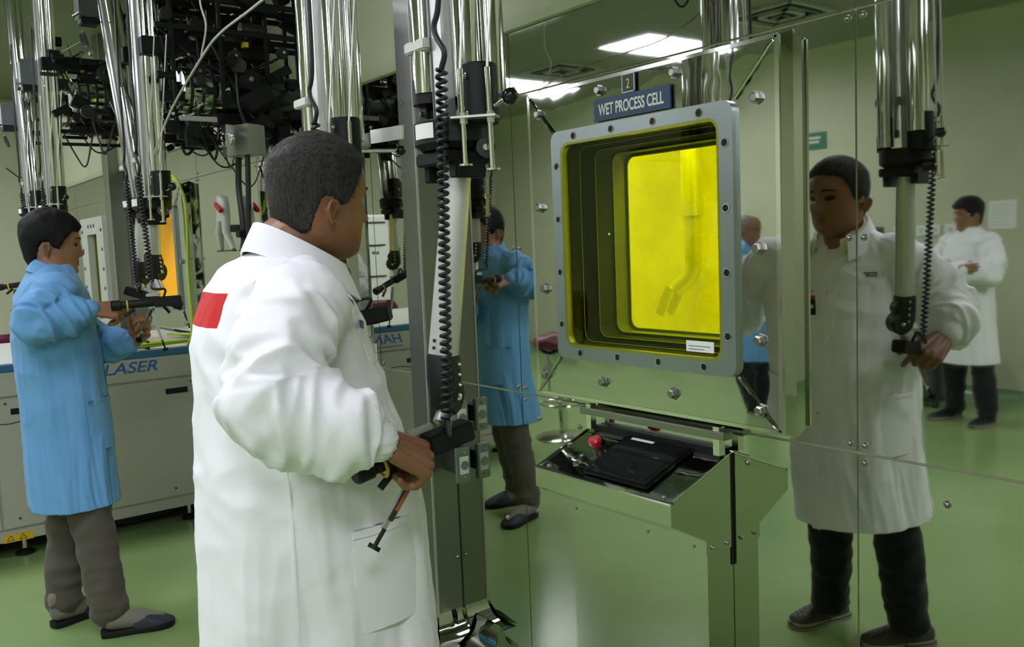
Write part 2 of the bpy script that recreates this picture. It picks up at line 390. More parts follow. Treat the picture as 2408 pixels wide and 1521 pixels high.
# ------------------------------------------------------------------ viewing windows in the cell wall
def rring(cx, cz, hw, hh, r, y, n=6):
    pts = []
    for (sx, sz, a0) in ((1, 1, 0), (-1, 1, PI/2), (-1, -1, PI), (1, -1, 1.5*PI)):
        for k in range(n+1):
            a = a0+PI/2*k/n; pts.append(V((cx+sx*(hw-r)+r*math.cos(a), y, cz+sz*(hh-r)+r*math.sin(a))))
    return pts
def annulus(b, cx, cz, out, inn, y0, y1):      # rounded rectangular ring, y0 front, y1 back
    (ow, oh, orr), (iw, ih, ir) = out, inn
    O0, O1 = rring(cx, cz, ow, oh, orr, y0), rring(cx, cz, ow, oh, orr, y1)
    I0, I1 = rring(cx, cz, iw, ih, ir, y0), rring(cx, cz, iw, ih, ir, y1)
    b.rings([O0, O1, I1, I0, O0], cap=False)
def window(cx, lab, glass='glass_deep', main=False):
    t = thing('viewing_window', lab, 'window', (cx, 0, 1.463))
    zc = 1.463
    # outer box with sloping front
    b = B(); fx, fz0, fz1 = .455, 1.006, 1.925
    def quad(x0, x1, z0, z1, y): return [V((x0, y, z0)), V((x1, y, z0)), V((x1, y, z1)), V((x0, y, z1))]
    W0 = quad(cx-fx-.004, cx+fx+.004, .984, 1.944, 0); F0 = quad(cx-fx, cx+fx, fz0, fz1, -.052)
    F1 = quad(cx-fx+.006, cx+fx-.006, fz0+.006, fz1-.006, -.058); G = quad(cx-.333, cx+.333, zc-.332, zc+.332, -.058)
    H_ = quad(cx-.31, cx+.31, zc-.31, zc+.31, -.058); I_ = quad(cx-.31, cx+.31, zc-.31, zc+.31, -.01)
    b.rings([W0, F0, F1, G, H_, I_], cap=False).obj('surround', 'mirror_wavy', t, smooth=False)
    # raised weld seams on the diagonals
    for sx, sz in ((1, 1), (-1, 1), (-1, -1), (1, -1)):
        p0 = V((cx+sx*.337, -.063, zc+sz*.336)); p1 = V((cx+sx*.447, -.059, zc+sz*.452))
        B().tube([p0.lerp(p1, k/9)+V((0, -.0015*math.sin(k*2.7), .001*math.cos(k*3.1))) for k in range(10)], .0042, 8).obj('weld_seam', 'mirror', t)
    # edge trim
    for s in (-1, 1): B().bx(cx+s*fx-.006, cx+s*fx+.006, -.058, -.05, fz0, fz1).obj('edge_strip', 'chrome', t)
    for z in (fz0, fz1): B().bx(cx-fx, cx+fx, -.058, -.05, z-.005, z+.005).obj('edge_strip', 'chrome', t)
    # bolts on the sloping surround
    for (x, z) in ((-.40, .40), (-.13, .430), (.15, .430), (.40, .33 if main else .36), (.40, -.02), (.40, -.24), (.40, -.41), (.12, -.40), (-.15, -.395), (-.41, -.40), (-.41, .12), (-.40, -.13)):
        if not main and (x, z) not in ((-.40, .40), (.40, -.41), (.40, -.02)): continue
        p = V((cx+x, -.059, zc+z))
        B().prof(p, p+V((0, -.016, 0)), [(0, .017), (.2, .017), (.22, .012), (.9, .012), (1, .009)], 6 if True else 12).obj('bolt', 'brushed', t, ang=.4)
    # frame plate with recessed hex sockets
    b = B(); annulus(b, cx, zc, (.337, .337, .03), (.296, .301, .035), -.072, -.055)
    b.obj('frame_plate', 'frame_steel', t, ang=.5)
    b = B(); annulus(b, cx, zc, (.2962, .3012, .035), (.288, .294, .03), -.0715, -.050); b.obj('inner_bevel', 'bevel_lit_yellow' if main else 'frame_steel', t, ang=.5)
    hs = []
    for k in range(4): hs += [(-.235+.157*k, .317), (-.235+.157*k, -.317), (-.314, -.235+.157*k), (.314, -.235+.157*k)]
    for (x, z) in hs:
        p = V((cx+x, -.0725, zc+z))
        b = B(); b.rings([[p+V((rr*math.cos(a), dy, rr*math.sin(a))) for a in [2*PI*j/14 for j in range(14)]] for rr, dy in ((.0115, 0), (.011, -.0012), (.009, -.0012), (.0085, .0))], cap=False)
        b.obj('socket_rim', 'chrome', t)
        B().cyl(p+V((0, .0, 0)), p+V((0, -.0006, 0)), .0085, n=12).obj('bolt_socket', 'black', t)
    # panes and stepped sleeves
    b = B().rings([rring(cx, zc, .287, .293, .03, -.060), rring(cx, zc, .287, .293, .03, -.052)]); b.obj('glass_pane', 'glass_front' if main else glass, t, ang=.5)
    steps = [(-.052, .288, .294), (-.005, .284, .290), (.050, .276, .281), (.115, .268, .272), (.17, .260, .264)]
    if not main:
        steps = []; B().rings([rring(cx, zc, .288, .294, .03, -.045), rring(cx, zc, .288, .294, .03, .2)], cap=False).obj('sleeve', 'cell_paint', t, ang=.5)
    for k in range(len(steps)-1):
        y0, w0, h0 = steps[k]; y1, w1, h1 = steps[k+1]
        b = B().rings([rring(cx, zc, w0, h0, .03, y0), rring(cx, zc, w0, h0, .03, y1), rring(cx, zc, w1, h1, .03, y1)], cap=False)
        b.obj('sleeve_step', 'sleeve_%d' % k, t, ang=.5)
        b = B(); b.tube([p for p in rring(cx, zc, w1, h1, .03, y1-.001)], .0008 if k < 3 else .0022, 6, closed=True); b.obj('sleeve_edge_glint', 'sleeve_edge_glint', t)
    b = B().rings([rring(cx, zc, .260, .264, .03, .17), rring(cx, zc, .260, .264, .03, .176)]); b.obj('inner_pane', glass, t, ang=.5)
    # lit cell behind the deep pane
    b = B(); x0, x1 = cx-1.0, cx+1.0
    for q in ((x0, x1, 1.35, 1.4, .8, 2.2), (x0, x1, .201, 1.4, .75, .8), (x0, x1, .201, 1.4, 2.2, 2.25), (x0-.05, x0, .201, 1.4, .75, 2.25), (x1, x1+.05, .201, 1.4, .75, 2.25)): b.bx(*q)
    b.obj('cell_lining', 'cell_paint', t, smooth=False)
    B().bx(cx-.8, cx+.6, .35, .55, 2.16, 2.18).obj('cell_lamp', 'cell_lamp', t)
    if main:
        B().bx(cx+.17, cx+.26, -.0632, -.0605, zc-.282, zc-.254).obj('glass_label', 'white', t)
        for k in range(2): B().bx(cx+.178, cx+.25-.02*k, -.0638, -.0632, zc-.268-.008*k, zc-.266-.008*k).obj('label_line', 'small_letter', t)
        B().sph((cx-.22, .045, zc+.03), .0025).obj('indicator_lamp', 'led', t)
    return t
window(-1.722, 'large polished shielding window with bright yellow glass, under the WET PROCESS CELL sign', main=True)
window(-3.925, 'shielding window in the mirror wall directly behind the white-coated man\'s head')
window(-6.125, 'narrow-looking shielding window glowing orange behind the long machine', 'orange_glass')
window(.475, 'shielding window at the near right end of the mirror wall, outside the view')
# signs on the first window
t = thing('cell_sign', 'dark blue sign reading WET PROCESS CELL over the yellow window', 'sign', (-1.726, -.066, 1.807))
B().bx(-1.868, -1.584, -.069, -.0625, 1.807, 1.867).obj('plate', 'navy', t)
text('WET PROCESS CELL', .044, 'sign_white', t, (-1.726, -.0696, 1.8215), RW, sx=.62, align='CENTER', bold=.0008)
t = thing('number_plate', 'small square number plate with a gold 2 above the blue cell sign', 'sign', (-1.718, -.1, 1.89))
B().bx(-1.757, -1.709, -.067, -.0625, 1.869, 1.919).obj('plate', 'dark_green_plate', t)
b = B()
for q in ((-1.757, -1.709, 1.869, 1.8715), (-1.757, -1.709, 1.9165, 1.919), (-1.757, -1.7545, 1.869, 1.919), (-1.7115, -1.709, 1.869, 1.919)): b.bx(q[0], q[1], -.0680, -.0665, q[2], q[3])
b.obj('border', 'sign_white', t)
text('2', .036, 'sign_gold', t, (-1.733, -.0678, 1.8805), RW, sx=.8, align='CENTER', bold=.0004)

# ------------------------------------------------------------------ far cell door panel (tall pale frame)
t = thing('cell_window', 'tall pale-framed narrow cell window on the wall left of the dark column', 'window', (-8.15, 0, 1.33))
b = B(); annulus(b, -8.15, 1.33, (.40, .50, .02), (.17, .36, .02), -.06, -.001); b.obj('frame_plate', 'light_grey', t)
B().bx(-8.32, -7.98, -.012, -.004, .97, 1.69).obj('pane', mat('greenish_window', (.20, .22, .07), .15), t)
for k in range(2): B().bx(-8.32+.06+.15*k, -8.32+.085+.15*k, -.02, -.012, .97, 1.69).obj('mullion', 'sleeve', t)
for k in range(6):
    for s in (-1, 1): screw(t, (-8.15+s*.34, -.06, .92+.16*k), r=.014, m='dark_steel')
for k in range(3): screw(t, (-8.25+.1*k, -.06, 1.76), r=.014, m='dark_steel')

# ------------------------------------------------------------------ steel service columns
def column(x0, x1, lab, base=True):
    t = thing('service_column', lab, 'column', ((x0+x1)/2, -.058, 0))
    B().bx(x0, x1, -.115, -.003, .09, CEIL-.002, .003).obj('duct', 'brushed', t, ang=.4)
    B().bx(x1-.004, x1+.002, -.118, -.110, .09, CEIL-.002).obj('edge_strip', 'alu', t)
    for z in (.30, 1.15, 1.93): screw(t, (x1+.001, -.02, z), (1, 0, 0), .006)
    screw(t, (x0+.03, -.115, 2.0), r=.006)
    if base:
        # flared polished skirt following the column and the wall foot
        def skirt(path, n, name):
            R = []
            for (p, nn) in path:
                p = V(p); nn = V(nn); r = [p-nn*.012]
                for k in range(7):
                    a = PI/2*k/6; r.append(p+nn*(.10-.10*math.cos(a))*1. + V((0, 0, .10-.10*math.sin(a))))
                r.append(p+nn*.10-nn*.01+V((0, 0, -.0)))
                R.append(r)
            return R
        for path in ([((x1, -.115, 0), (1, -.6, 0)), ((x1, -.06, 0), (1, 0, 0)), ((x1, -.01, 0), (1, .2, 0))],
                     [((x0, -.115, 0), (-.8, -.8, 0)), ((x0+.05, -.115, 0), (0, -1, 0)), ((x1, -.115, 0), (.8, -.8, 0))],
                     [((x1+.08, -.003, 0), (0, -.9, 0)), ((x1+.16, -.003, 0), (0, -.9, 0)), ((x1+.24, -.003, 0), (0, -.8, 0))]):
            B().rings(skirt(path, 0, ''), cap=True).obj('base_flare', 'mirror_wavy', t, ang=.9)
    return t
column(-2.872, -2.760, 'tall brushed steel column beside the white-coated man, outlets on its side')
column(-7.36, -7.2, 'dark steel column between the far cell windows', base=False)
for k, (z0, z1) in enumerate(((.795, .915), (.615, .745))):
    t = thing('power_outlet', ['upper steel power outlet box on the side of the brushed column', 'lower steel power outlet box on the side of the brushed column'][k], 'outlet', (-2.71, -.05, z0))
    B().bx(-2.664, -2.644, -.074, -.018, z0, z1, .003).obj('box', 'frame_steel', t, ang=.5)
    B().bx(-2.758, -2.664, -.060, -.032, z0+.03, z1-.03).obj('conduit', 'dark_steel', t)
    zc = (z0+z1)/2
    B().bx(-2.644, -2.642, -.064, -.028, zc-.032, zc+.032).obj('face_plate', 'white', t)
    B().cyl((-2.642, -.046, zc), (-2.639, -.046, zc), .0165, n=20).obj('socket', 'frame_steel', t)
    for dz in (-.045, .045): screw(t, (-2.644, -.046, zc+dz), (1, 0, 0), .004)

# ------------------------------------------------------------------ operator console
def console(x0, x1):
    t = thing('control_console', 'polished steel console with sloping touchscreen panel under the yellow window', 'console', ((x0+x1)/2, -.1, 0))
    B().bx(x0+.006, x1-.002, -.104, -.003, .0, .72).obj('pedestal', 'mirror', t, smooth=False)
    side = [V((0, -.003, .915)), V((0, -.236, .826)), V((0, -.236, .772)), V((0, -.109, .706)), V((0, -.109, .668)), V((0, -.003, .668))]
    B().prism([p+V((x0, 0, 0)) for p in side], (x1-x0, 0, 0)).obj('desk', 'mirror', t, smooth=False)
    B().bx(x1-.001, x1+.0015, -.010, -.003, .62, .915).obj('edge_strip', 'black', t)
    n = V((0, -.089, .233)).normalized(); s = V((0, .233, .089)).normalized(); o = V((0, -.236, .826)); X = V((1, 0, 0))
    rot = Matrix((X, s, n)).transposed()
    def on(x, d, h=0): return o+X*x+s*d+n*h
    # recessed dark tray, rim
    B().box(on((x0+x1)/2, .125, .0005), (x1-x0-.02, .235, .001), rot).obj('tray', mat('dark_polished', (.50, .52, .48), .05, 1., bump=(6, .5, .006)), t)
    for (a, d, w_, l) in (((x0+x1)/2, .004, x1-x0, .010), ((x0+x1)/2, .247, x1-x0, .006)): B().box(on(a, d, .002), (w_, l, .006), rot).obj('rim', 'chrome', t)
    for a in (x0+.003, x1-.003): B().box(on(a, .125, .002), (.006, .24, .006), rot).obj('rim', 'chrome', t)
    sx = x0+.30
    B().box(on(sx, .125, .008), (.245, .195, .016), rot, .006).obj('screen_bezel', 'black_gloss', t, ang=.5)
    B().box(on(sx, .125, .0165), (.205, .158, .001), rot).obj('touchscreen', 'screen', t)
    B().box(on(sx-.045, .203, .0168), (.085, .010, .001), rot).obj('screen_label', 'white', t)
    p = on(x0+.135, .135)
    c = B().prof(p, p+n*.014, [(0, .016), (.9, .016), (1, .014)], 18).obj('stop_button_base', 'dark_steel', t)
    B().prof(p+n*.012, p+n*.045, [(0, .010), (.45, .010), (.5, .019), (.8, .021), (1, .016)], 20).obj('emergency_button', 'red', t)
    for a in (x0+.04, x1-.04):
        screw(t, on(a, .02), n, .006)
    screw(t, on(x0+.03, .235), n, .005); screw(t, on(x1-.03, .235), n, .005)
    for x in (x0+.03, (x0+x1)/2+.06, x1-.04): screw(t, (x, -.1045, .684), r=.005)
    for y in (-.03, -.085): screw(t, (x1, y, .685), (1, 0, 0), .005)
    # rail along the underside of the window
    for x in (x0+.03, x1-.012):
        B().bx(x-.010, x+.010, -.050, -.028, .915, .99).obj('rail_post', 'chrome', t)
    B().bx(x0-.005, x1+.02, -.056, -.020, .958, .980, .003).obj('rail', 'brushed', t, ang=.5)
    B().bx(x0+.03, x1-.02, -.03, -.004, .900, .925).obj('rear_ledge', 'black', t)
    return t
console(-1.985, -1.459)

# ------------------------------------------------------------------ people
def remesh(b, vox, smooth=4, name='m'):
    me = b.mesh(name); o = bpy.data.objects.new(name, me); C.objects.link(o)
    m = o.modifiers.new('r', 'REMESH'); m.mode = 'VOXEL'; m.voxel_size = vox
    if smooth:
        m2 = o.modifiers.new('s', 'SMOOTH'); m2.factor = .5; m2.iterations = smooth
    dg = bpy.context.evaluated_depsgraph_get(); r = bpy.data.meshes.new_from_object(o.evaluated_get(dg))
    bpy.data.objects.remove(o); return r
def verts(me):
    a = np.empty(len(me.vertices)*3, 'f'); me.vertices.foreach_get('co', a)
    n = np.empty(len(me.vertices)*3, 'f'); me.vertices.foreach_get('normal', n)
    return a.reshape(-1, 3), n.reshape(-1, 3)
def setv(me, a): me.vertices.foreach_set('co', np.ascontiguousarray(a, 'f').ravel()); me.update()
def nz(P, s, off=0.):      # perlin noise of points
    return np.array([noise.noise((p[0]*s[0]+off, p[1]*s[1]-off, p[2]*s[2]+2*off)) for p in P])
def ss(x, a, b): t = np.clip((x-a)/(b-a), 0, 1); return t*t*(3-2*t)

HZ = [-.122, -.118, -.110, -.098, -.080, -.060, -.030, .0, .030, .060, .085, .105, .117, .122]
HF = [.050, .066, .078, .084, .085, .084, .086, .087, .091, .086, .070, .045, .018, -.008]
HB = [.010, -.010, -.034, -.055, -.072, -.084, -.094, -.099, -.103, -.098, -.085, -.063, -.038, -.012]
HW = [.010, .026, .039, .049, .058, .064, .070, .0745, .077, .073, .060, .041, .020, .002]
def head_pts(wf=1., feat=1., nz_=88, na=132, off=None, jowl=0.):
    zi = np.linspace(-1, 1, nz_); zz = .122*np.sin(zi*PI/2)
    def it(T):
        v = np.interp(zz, HZ, T); k = np.array([1, 2, 3, 2, 1.])/9
        vp = np.r_[[v[0]]*2, v, [v[-1]]*2]; sm = np.convolve(vp, k, 'valid'); sm[:2] = v[:2]; sm[-2:] = v[-2:]; return sm
    f, b, w_ = it(HF), it(HB), it(HW)*wf
    w_ = w_ + jowl*np.exp(-((zz+.07)/.03)**2)
    th = np.linspace(0, 2*PI, na, endpoint=False); P = np.zeros((nz_, na, 3))
    for i, z in enumerate(zz):
        cy = (f[i]+b[i])/2; ay = (f[i]-b[i])/2; s, c = np.sin(th), np.cos(th)
        ex = 2/2.15
        x = w_[i]*np.sign(s)*np.abs(s)**ex; y = cy+ay*np.sign(c)*np.abs(c)**ex
        if feat:
            fr = np.clip(c*2, 0, 1)
            def G(x0, z0, sx, sz, a): return a*np.exp(-((np.abs(x)-x0)/sx)**2-((z-z0)/sz)**2)
            d = G(0, -.012, .0095, .020, .014)+G(0, -.034, .011, .011, .019)+G(.013, -.039, .0065, .007, .010)
            d += G(.0, .022, .020, .010, .002)+G(.030, .020, .020, .007, .0045)
            d += G(.031, .001, .017, .010, -.0115)+G(.031, .0065, .014, .0035, .0035)+G(.031, -.0075, .014, .003, .003)
            d += G(.045, -.028, .018, .018, .004)+G(0, -.050, .004, .006, -.002)
            d += G(0, -.0605, .021, .0042, .0065)+G(0, -.0725, .018, .0048, .0068)+G(0, -.0665, .024, .0018, -.0035)
            d += G(0, -.083, .018, .004, -.003)+G(0, -.101, .018, .010, .005)+G(.026, -.062, .004, .012, -.002)
            y = y+d*fr*feat
        P[i, :, 0] = x; P[i, :, 1] = y; P[i, :, 2] = z
    if off is not None:
        n = P-np.array([0, -.008, 0.]); n /= np.linalg.norm(n, axis=2, keepdims=True)
        P = P+n*off(th[None, :], zz[:, None], P)[..., None]
    return P, zz, th
def hair_off(style, t, seed=0):
    # hairline height by angle from the front (deg)
    if style == 'short':  A = [0, 35, 52, 64, 72, 80, 90, 98, 110, 118, 128, 150, 180]; Hh = [.072, .068, .058, .030, .0, -.022, -.020, -.006, -.010, -.035, -.068, -.090, -.094]
    elif style == 'full': A = [0, 30, 45, 58, 68, 78, 88, 97, 110, 118, 128, 150, 180]; Hh = [.052, .046, .050, .030, .012, -.020, -.018, .004, .002, -.02, -.055, -.080, -.084]
    else:                 A = [0, 30, 50, 66, 78, 86, 97, 110, 118, 128, 150, 180]; Hh = [.118, .116, .108, .060, .012, -.012, -.002, -.004, -.02, -.045, -.062, -.066]
    def f(th, zz, P):
        d = np.abs((np.degrees(th)+180) % 360-180); h = np.interp(d, A, Hh)+nz(np.c_[np.broadcast_to(th, P.shape[:2]).ravel()*14, np.zeros(P.shape[0]*P.shape[1]), np.zeros(P.shape[0]*P.shape[1])], (1, 1, 1), seed).reshape(P.shape[:2])*.007
        m = ss(zz-h, -.003, .012); r = np.zeros(P.shape[:2])
        fl = nz(P.reshape(-1, 3), (70, 70, 30), seed).reshape(r.shape)
        fl2 = nz(P.reshape(-1, 3), (22, 22, 22), seed+5).reshape(r.shape)
        top = ss(zz, .0, .08)
        return -.004+m*(.004+t*(.55+.45*top))+m*(fl*.0022+fl2*.003*(1 if style != 'full' else 2))
    return f
def frame(yaw, pitch, roll=0):
    return Matrix.Rotation(yaw, 3, 'Z') @ Matrix.Rotation(pitch, 3, 'X') @ Matrix.Rotation(roll, 3, 'Y')
def grid_rings(b, P, R, c, sc_=1.):
    b.rings([[V(c)+R @ (V(p)*sc_) for p in row] for row in P])
def ear(b, R, c, sc_, s, dz=0.):
    def T(x, y, z): return V(c)+R @ (V((s*x, (y-.024)*.88, z*.84-.034+dz))*sc_)
    x0 = .0745
    hel = [(x0+.003, .006, -.002), (x0+.009, .008, .012), (x0+.013, .001, .023), (x0+.016, -.010, .025), (x0+.018, -.019, .016), (x0+.016, -.020, .002), (x0+.012, -.014, -.012), (x0+.008, -.006, -.024), (x0+.004, .002, -.026)]
    b.tube([T(*p) for p in bez(hel, 4)], .0038*sc_, 8)
    b.add([T(*p) for p in hel]+[T(p[0]-.0055, p[1], p[2]) for p in hel]+[T(x0+.004, -.006, 0), T(x0-.004, -.006, 0)],
          [(i, i+1, 18) for i in range(8)]+[(i+10, i+9, 19) for i in range(8)]+[(8, 0, 18), (9, 17, 19)]+[(i, i+9, i+10, i+1) for i in range(8)]+[(8, 17, 9, 0)])
    b.tube([T(*p) for p in bez([(x0+.006, .003, .010), (x0+.009, -.006, .014), (x0+.010, -.011, .004), (x0+.008, -.007, -.010)], 4)], .0028*sc_, 6)
    b.sph(T(x0+.005, -.002, -.025), .0062*sc_, 8, 6)

def hand(b, wrist, fwd, back, side, curls, thumb=(.5, .5), sc_=1., spread=.06):
    w0 = V(wrist); f = V(fwd).normalized(); n = V(back); n = (n-f*n.dot(f)).normalized(); s = n.cross(f)
    if s.dot(V(side)) < 0: s = -s
    L = (.086, .090, .085, .076); O = (.030, .010, -.011, -.030); FL = ((.040, .025, .020), (.044, .028, .021), (.040, .026, .020), (.032, .019, .018))
    for i in range(4):
        k = w0+(f*L[i]+s*O[i]+n*(.004-.003*(i == 3)))*sc_
        b.cap(w0+(f*.012+s*O[i]*.6)*sc_, k, .0145*sc_, .0112*sc_, 12)
        p = k; r = (.0100, .0102, .0098, .0086)[i]*sc_; ang = 0.
        for j in range(3):
            ang += curls[i][j]
            d = f*math.cos(ang)-n*math.sin(ang)+s*(1.5-i)*spread*max(0, math.cos(ang)); d.normalize()
            q = p+d*FL[i][j]*sc_; b.cap(p, q, r, r*.92, 12); p = q; r *= .92
    b.cap(w0+(f*.03-n*.004)*sc_, w0+(f*.07-n*.004)*sc_, .018*sc_, .020*sc_, 12)
    p = w0+(f*.020+s*.020-n*.004)*sc_; d = (f*.62+s*thumb[0]-n*thumb[1]).normalized(); r = .0130*sc_
    for j, l in enumerate((.042, .031, .025)):
        q = p+d*l*sc_; b.cap(p, q, r, r*.9, 12); p = q; r *= .88; d = (d+f*.30-n*.22).normalized()

def levels_at(Lv, z):
    zs = [l[0] for l in Lv]; return [float(np.interp(z, zs, [l[k] for l in Lv])) for k in (1, 2, 3, 4)]
def torso_rings(b, Lv, n=48, m=44, ex=2.25):
    z0, z1 = Lv[0][0]-.04, Lv[-1][0]; R = []
    for i in range(m+1):
        z = z0+(z1-z0)*i/m; x0, y0, ax, ay = levels_at(Lv, z); r = []
        for j in range(n):
            a = 2*PI*j/n; c, s = math.cos(a), math.sin(a); e = 2/ex
            r.append(V((x0+ax*math.copysign(abs(c)**e, c), y0+ay*math.copysign(abs(s)**e, s), z)))
        R.append(r)
    b.rings(R)
def surf(Lv, x, z, front=1, off=.0, ex=2.25):
    x0, y0, ax, ay = levels_at(Lv, z); t = min(abs(x-x0)/ax, .98)
    return V((x, y0+front*(ay*(1-t**ex)**(1/ex)+off), z))
def patch(Lv, x0, x1, z0, z1, off, th=.002, front=1, nx=6, nz__=6, slant=0.):
    b = B(); R = []
    for i in range(nz__+1):
        z = z0+(z1-z0)*i/nz__; a = [surf(Lv, x0+(x1-x0)*j/nx+slant*(z-z0), z, front, off) for j in range(nx+1)]
        c = [surf(Lv, x0+(x1-x0)*j/nx+slant*(z-z0), z, front, off+th) for j in range(nx, -1, -1)]
        R.append(a+c)
    return b.rings(R)
def sleeve_par(co, pts):
    """nearest arm polyline parameter (0..n) and distance"""
    best = np.full(len(co), 9.); tp = np.zeros(len(co)); cs = np.zeros((len(co), 3))
    for i in range(len(pts)-1):
        a = np.array(pts[i]); d = np.array(pts[i+1])-a; L2 = d@d
        t = np.clip((co-a)@d/L2, 0, 1); q = a+t[:, None]*d; r = np.linalg.norm(co-q, axis=1)
        m = r < best; best[m] = r[m]; tp[m] = i+t[m]; cs[m] = q[m]
    return tp, best, cs
def coat_mesh(Lv, arms, rad, cuffs, vox=.007, fold=1., seed=1, puff=0.):
    b = B(); torso_rings(b, Lv)
    for (a, r) in zip(arms, rad): b.chain(a, r, 18)
    me = remesh(b, vox, 5); co, no = verts(me)
    dd = np.zeros(len(co)); slv = np.zeros(len(co))
    dfold = np.zeros(len(co)); extra = np.zeros(len(co))
    zb = Lv[0][0]; zt = Lv[-1][0]
    x0 = np.interp(co[:, 2], [l[0] for l in Lv], [l[1] for l in Lv]); y0 = np.interp(co[:, 2], [l[0] for l in Lv], [l[2] for l in Lv])
    ax = np.interp(co[:, 2], [l[0] for l in Lv], [l[3] for l in Lv]); ay = np.interp(co[:, 2], [l[0] for l in Lv], [l[4] for l in Lv])
    rr = np.hypot((co[:, 0]-x0)/ax, (co[:, 1]-y0)/ay)
    ang = np.arctan2((co[:, 1]-y0)/ay, (co[:, 0]-x0)/ax)
    low = 1-ss((co[:, 2]-zb)/(zt-zb), .15, .8)
    cyl_ = np.c_[np.cos(ang)*1.8+co[:, 2]*.5, np.sin(ang)*1.8, co[:, 2]*1.6]
    f1 = nz(cyl_, (1.6, 1.6, 1.), seed); f2 = nz(cyl_, (3.4, 3.4, 2.2), seed+9); f3 = nz(co, (9, 9, 14), seed+3)
    rid = lambda q: (1-np.abs(q)*2.2)
    tor = (.016*f1+.0042*rid(f2))*(.35+.8*low)+.0035*rid(f3)*(1-low*.4)
    # diagonal pull folds on the upper back and chest
    q = nz(np.c_[co[:, 0]*6+co[:, 2]*9, co[:, 1]*5, co[:, 2]*4-co[:, 0]*5], (1, 1, 1), seed+20); tor += .006*rid(q)*(1-low)
    for a, r in zip(arms, rad):
        tp, dist, cs = sleeve_par(co, a); R_ = np.interp(tp, range(len(r)), r)
        wgt = (1-ss(dist/R_, 1.15, 1.45))*ss(tp, .12, .45)*ss(np.where(rr > 1.0, 1., 0.)+ss(rr, .9, 1.05), .3, .9)
        slv = np.maximum(slv, wgt)
        n = len(a)-1
        v = co-cs
        a0 = np.array(a[0]); d0 = np.array(a[1])-a0; L0 = np.linalg.norm(d0); d0 = d0/L0
        u0 = (co-a0)@d0; q0 = np.linalg.norm(co-a0-np.outer(u0, d0), axis=1)
        ridge = np.exp(-((u0+.012)/.013)**2)-.7*np.exp(-((u0-.016)/.012)**2); rdg = .0065*ridge*(1-ss(q0/r[0], 1.15, 1.5))
        sp = nz(np.c_[v[:, 0]*9, v[:, 1]*9+tp*.8, tp*1.5+v[:, 2]*9], (1, 1, 1), seed+31)
        sp2 = nz(np.c_[v[:, 0]*13-tp, v[:, 1]*13, tp*2.6+v[:, 2]*15], (1, 1, 1), seed+37)
        s_ = .017*np.maximum(rid(sp), -.2)*(.5+.5*ss(tp, .5, 1.4))+.010*np.maximum(rid(sp2), -.3)
        # gathered elastic cuff
        e = ss(tp, n-.16, n-.05)
        an = np.arctan2(v[:, 2], v[:, 0]+v[:, 1]*.5)
        s_ = s_*(1-.7*e)+e*.0022*np.sin(an*26)
        dfold = dfold*(1-wgt)+wgt*s_
        extra = extra+rdg
    edge = ss(co[:, 2], zb, zb+.02)
    dd = (tor*(1-slv)+dfold+extra)*fold
    setv(me, co+no*dd[:, None])
    at = me.attributes.new('sleeve', 'FLOAT', 'POINT'); at.data.foreach_set('value', slv.astype('f'))
    bm = bmesh.new(); bm.from_mesh(me)      # cut the hem clean
    r = bmesh.ops.bisect_plane(bm, geom=bm.verts[:]+bm.edges[:]+bm.faces[:], plane_co=(0, 0, zb), plane_no=(0, 0, 1), clear_inner=True)
    be = [e for e in bm.edges if e.is_boundary]
    bmesh.ops.triangle_fill(bm, use_beauty=True, edges=be)
    bm.to_mesh(me); bm.free()
    return me
def shoe(parent, heel, toe, style='clog', m='shoe_brown', up=None, sc_=1.):
    h = V((heel[0], heel[1], 0)); t = V((toe[0], toe[1], 0)); d = (t-h).normalized(); L = .275*sc_; s = V((d.y, -d.x, 0)); h = V((h.x, h.y, 0)); z = V((0, 0, 1))
    outl = [(0, .0), (.02, .026), (.10, .034), (.20, .038), (.45, .039), (.66, .049), (.82, .050), (.92, .042), (.975, .027), (1, 0)]
    def pt(u, wv, zz): return h+d*u*L+s*wv+z*zz
    U = [o[0] for o in outl]; Wd = [o[1] for o in outl]
    path = [(u, Wd[i]) for i, u in enumerate(U)]+[(U[i], -Wd[i]) for i in range(len(U)-2, 0, -1)]
    B().rings([[pt(u*.99, w_*.98, .001) for u, w_ in path], [pt(u, w_, .006) for u, w_ in path], [pt(u, w_, .022) for u, w_ in path], [pt(u, w_*.96, .026) for u, w_ in path]]).obj('sole', 'shoe_sole' if style == 'clog' else 'black', parent, ang=.8)
    if style == 'clog': B().rings([[pt(u*1.004, w_*1.04, .012) for u, w_ in path], [pt(u*1.004, w_*1.04, .016) for u, w_ in path]]).obj('sole_stripe', m, parent)
    b = B(); R = []; st = 0. if style != 'slipper' else .45
    for i in range(15):
        u = st+(1-st)*i/14; ww = float(np.interp(u, U, Wd))*1.0
        ht = float(np.interp(u, [0, .05, .3, .5, .75, .95, 1], [.05, .075, .082, .085, .062, .045, .024])) if style != 'slipper' else float(np.interp(u, [.45, .6, .85, 1], [.088, .078, .050, .024]))
        ww = max(ww, .006)
        R.append([pt(u, ww*math.cos(a)*(1. if math.sin(a) < .2 else .97), .016+max(0, math.sin(a))**.75*(ht-.016)) for a in [PI*k/12 for k in range(13)]]+[pt(u, -ww*.9+ww*1.8*k/4, .014) for k in range(1, 4)])
    b.rings(R).obj('upper', m, parent, ang=1.2)
    if style == 'clog':
        for i in range(7):
            for j in (-1, 0, 1):
                u = .68+.035*i; ww = float(np.interp(u, U, Wd)); ht = float(np.interp(u, [.5, .75, .95, 1], [.085, .062, .045, .024]))
                if (i+j) % 2 == 0: B().sph(pt(u, ww*.45*j, .016+(ht-.016)*(.97 if j == 0 else .86)), .0042, 8, 5).obj('vent_hole', 'black', parent)
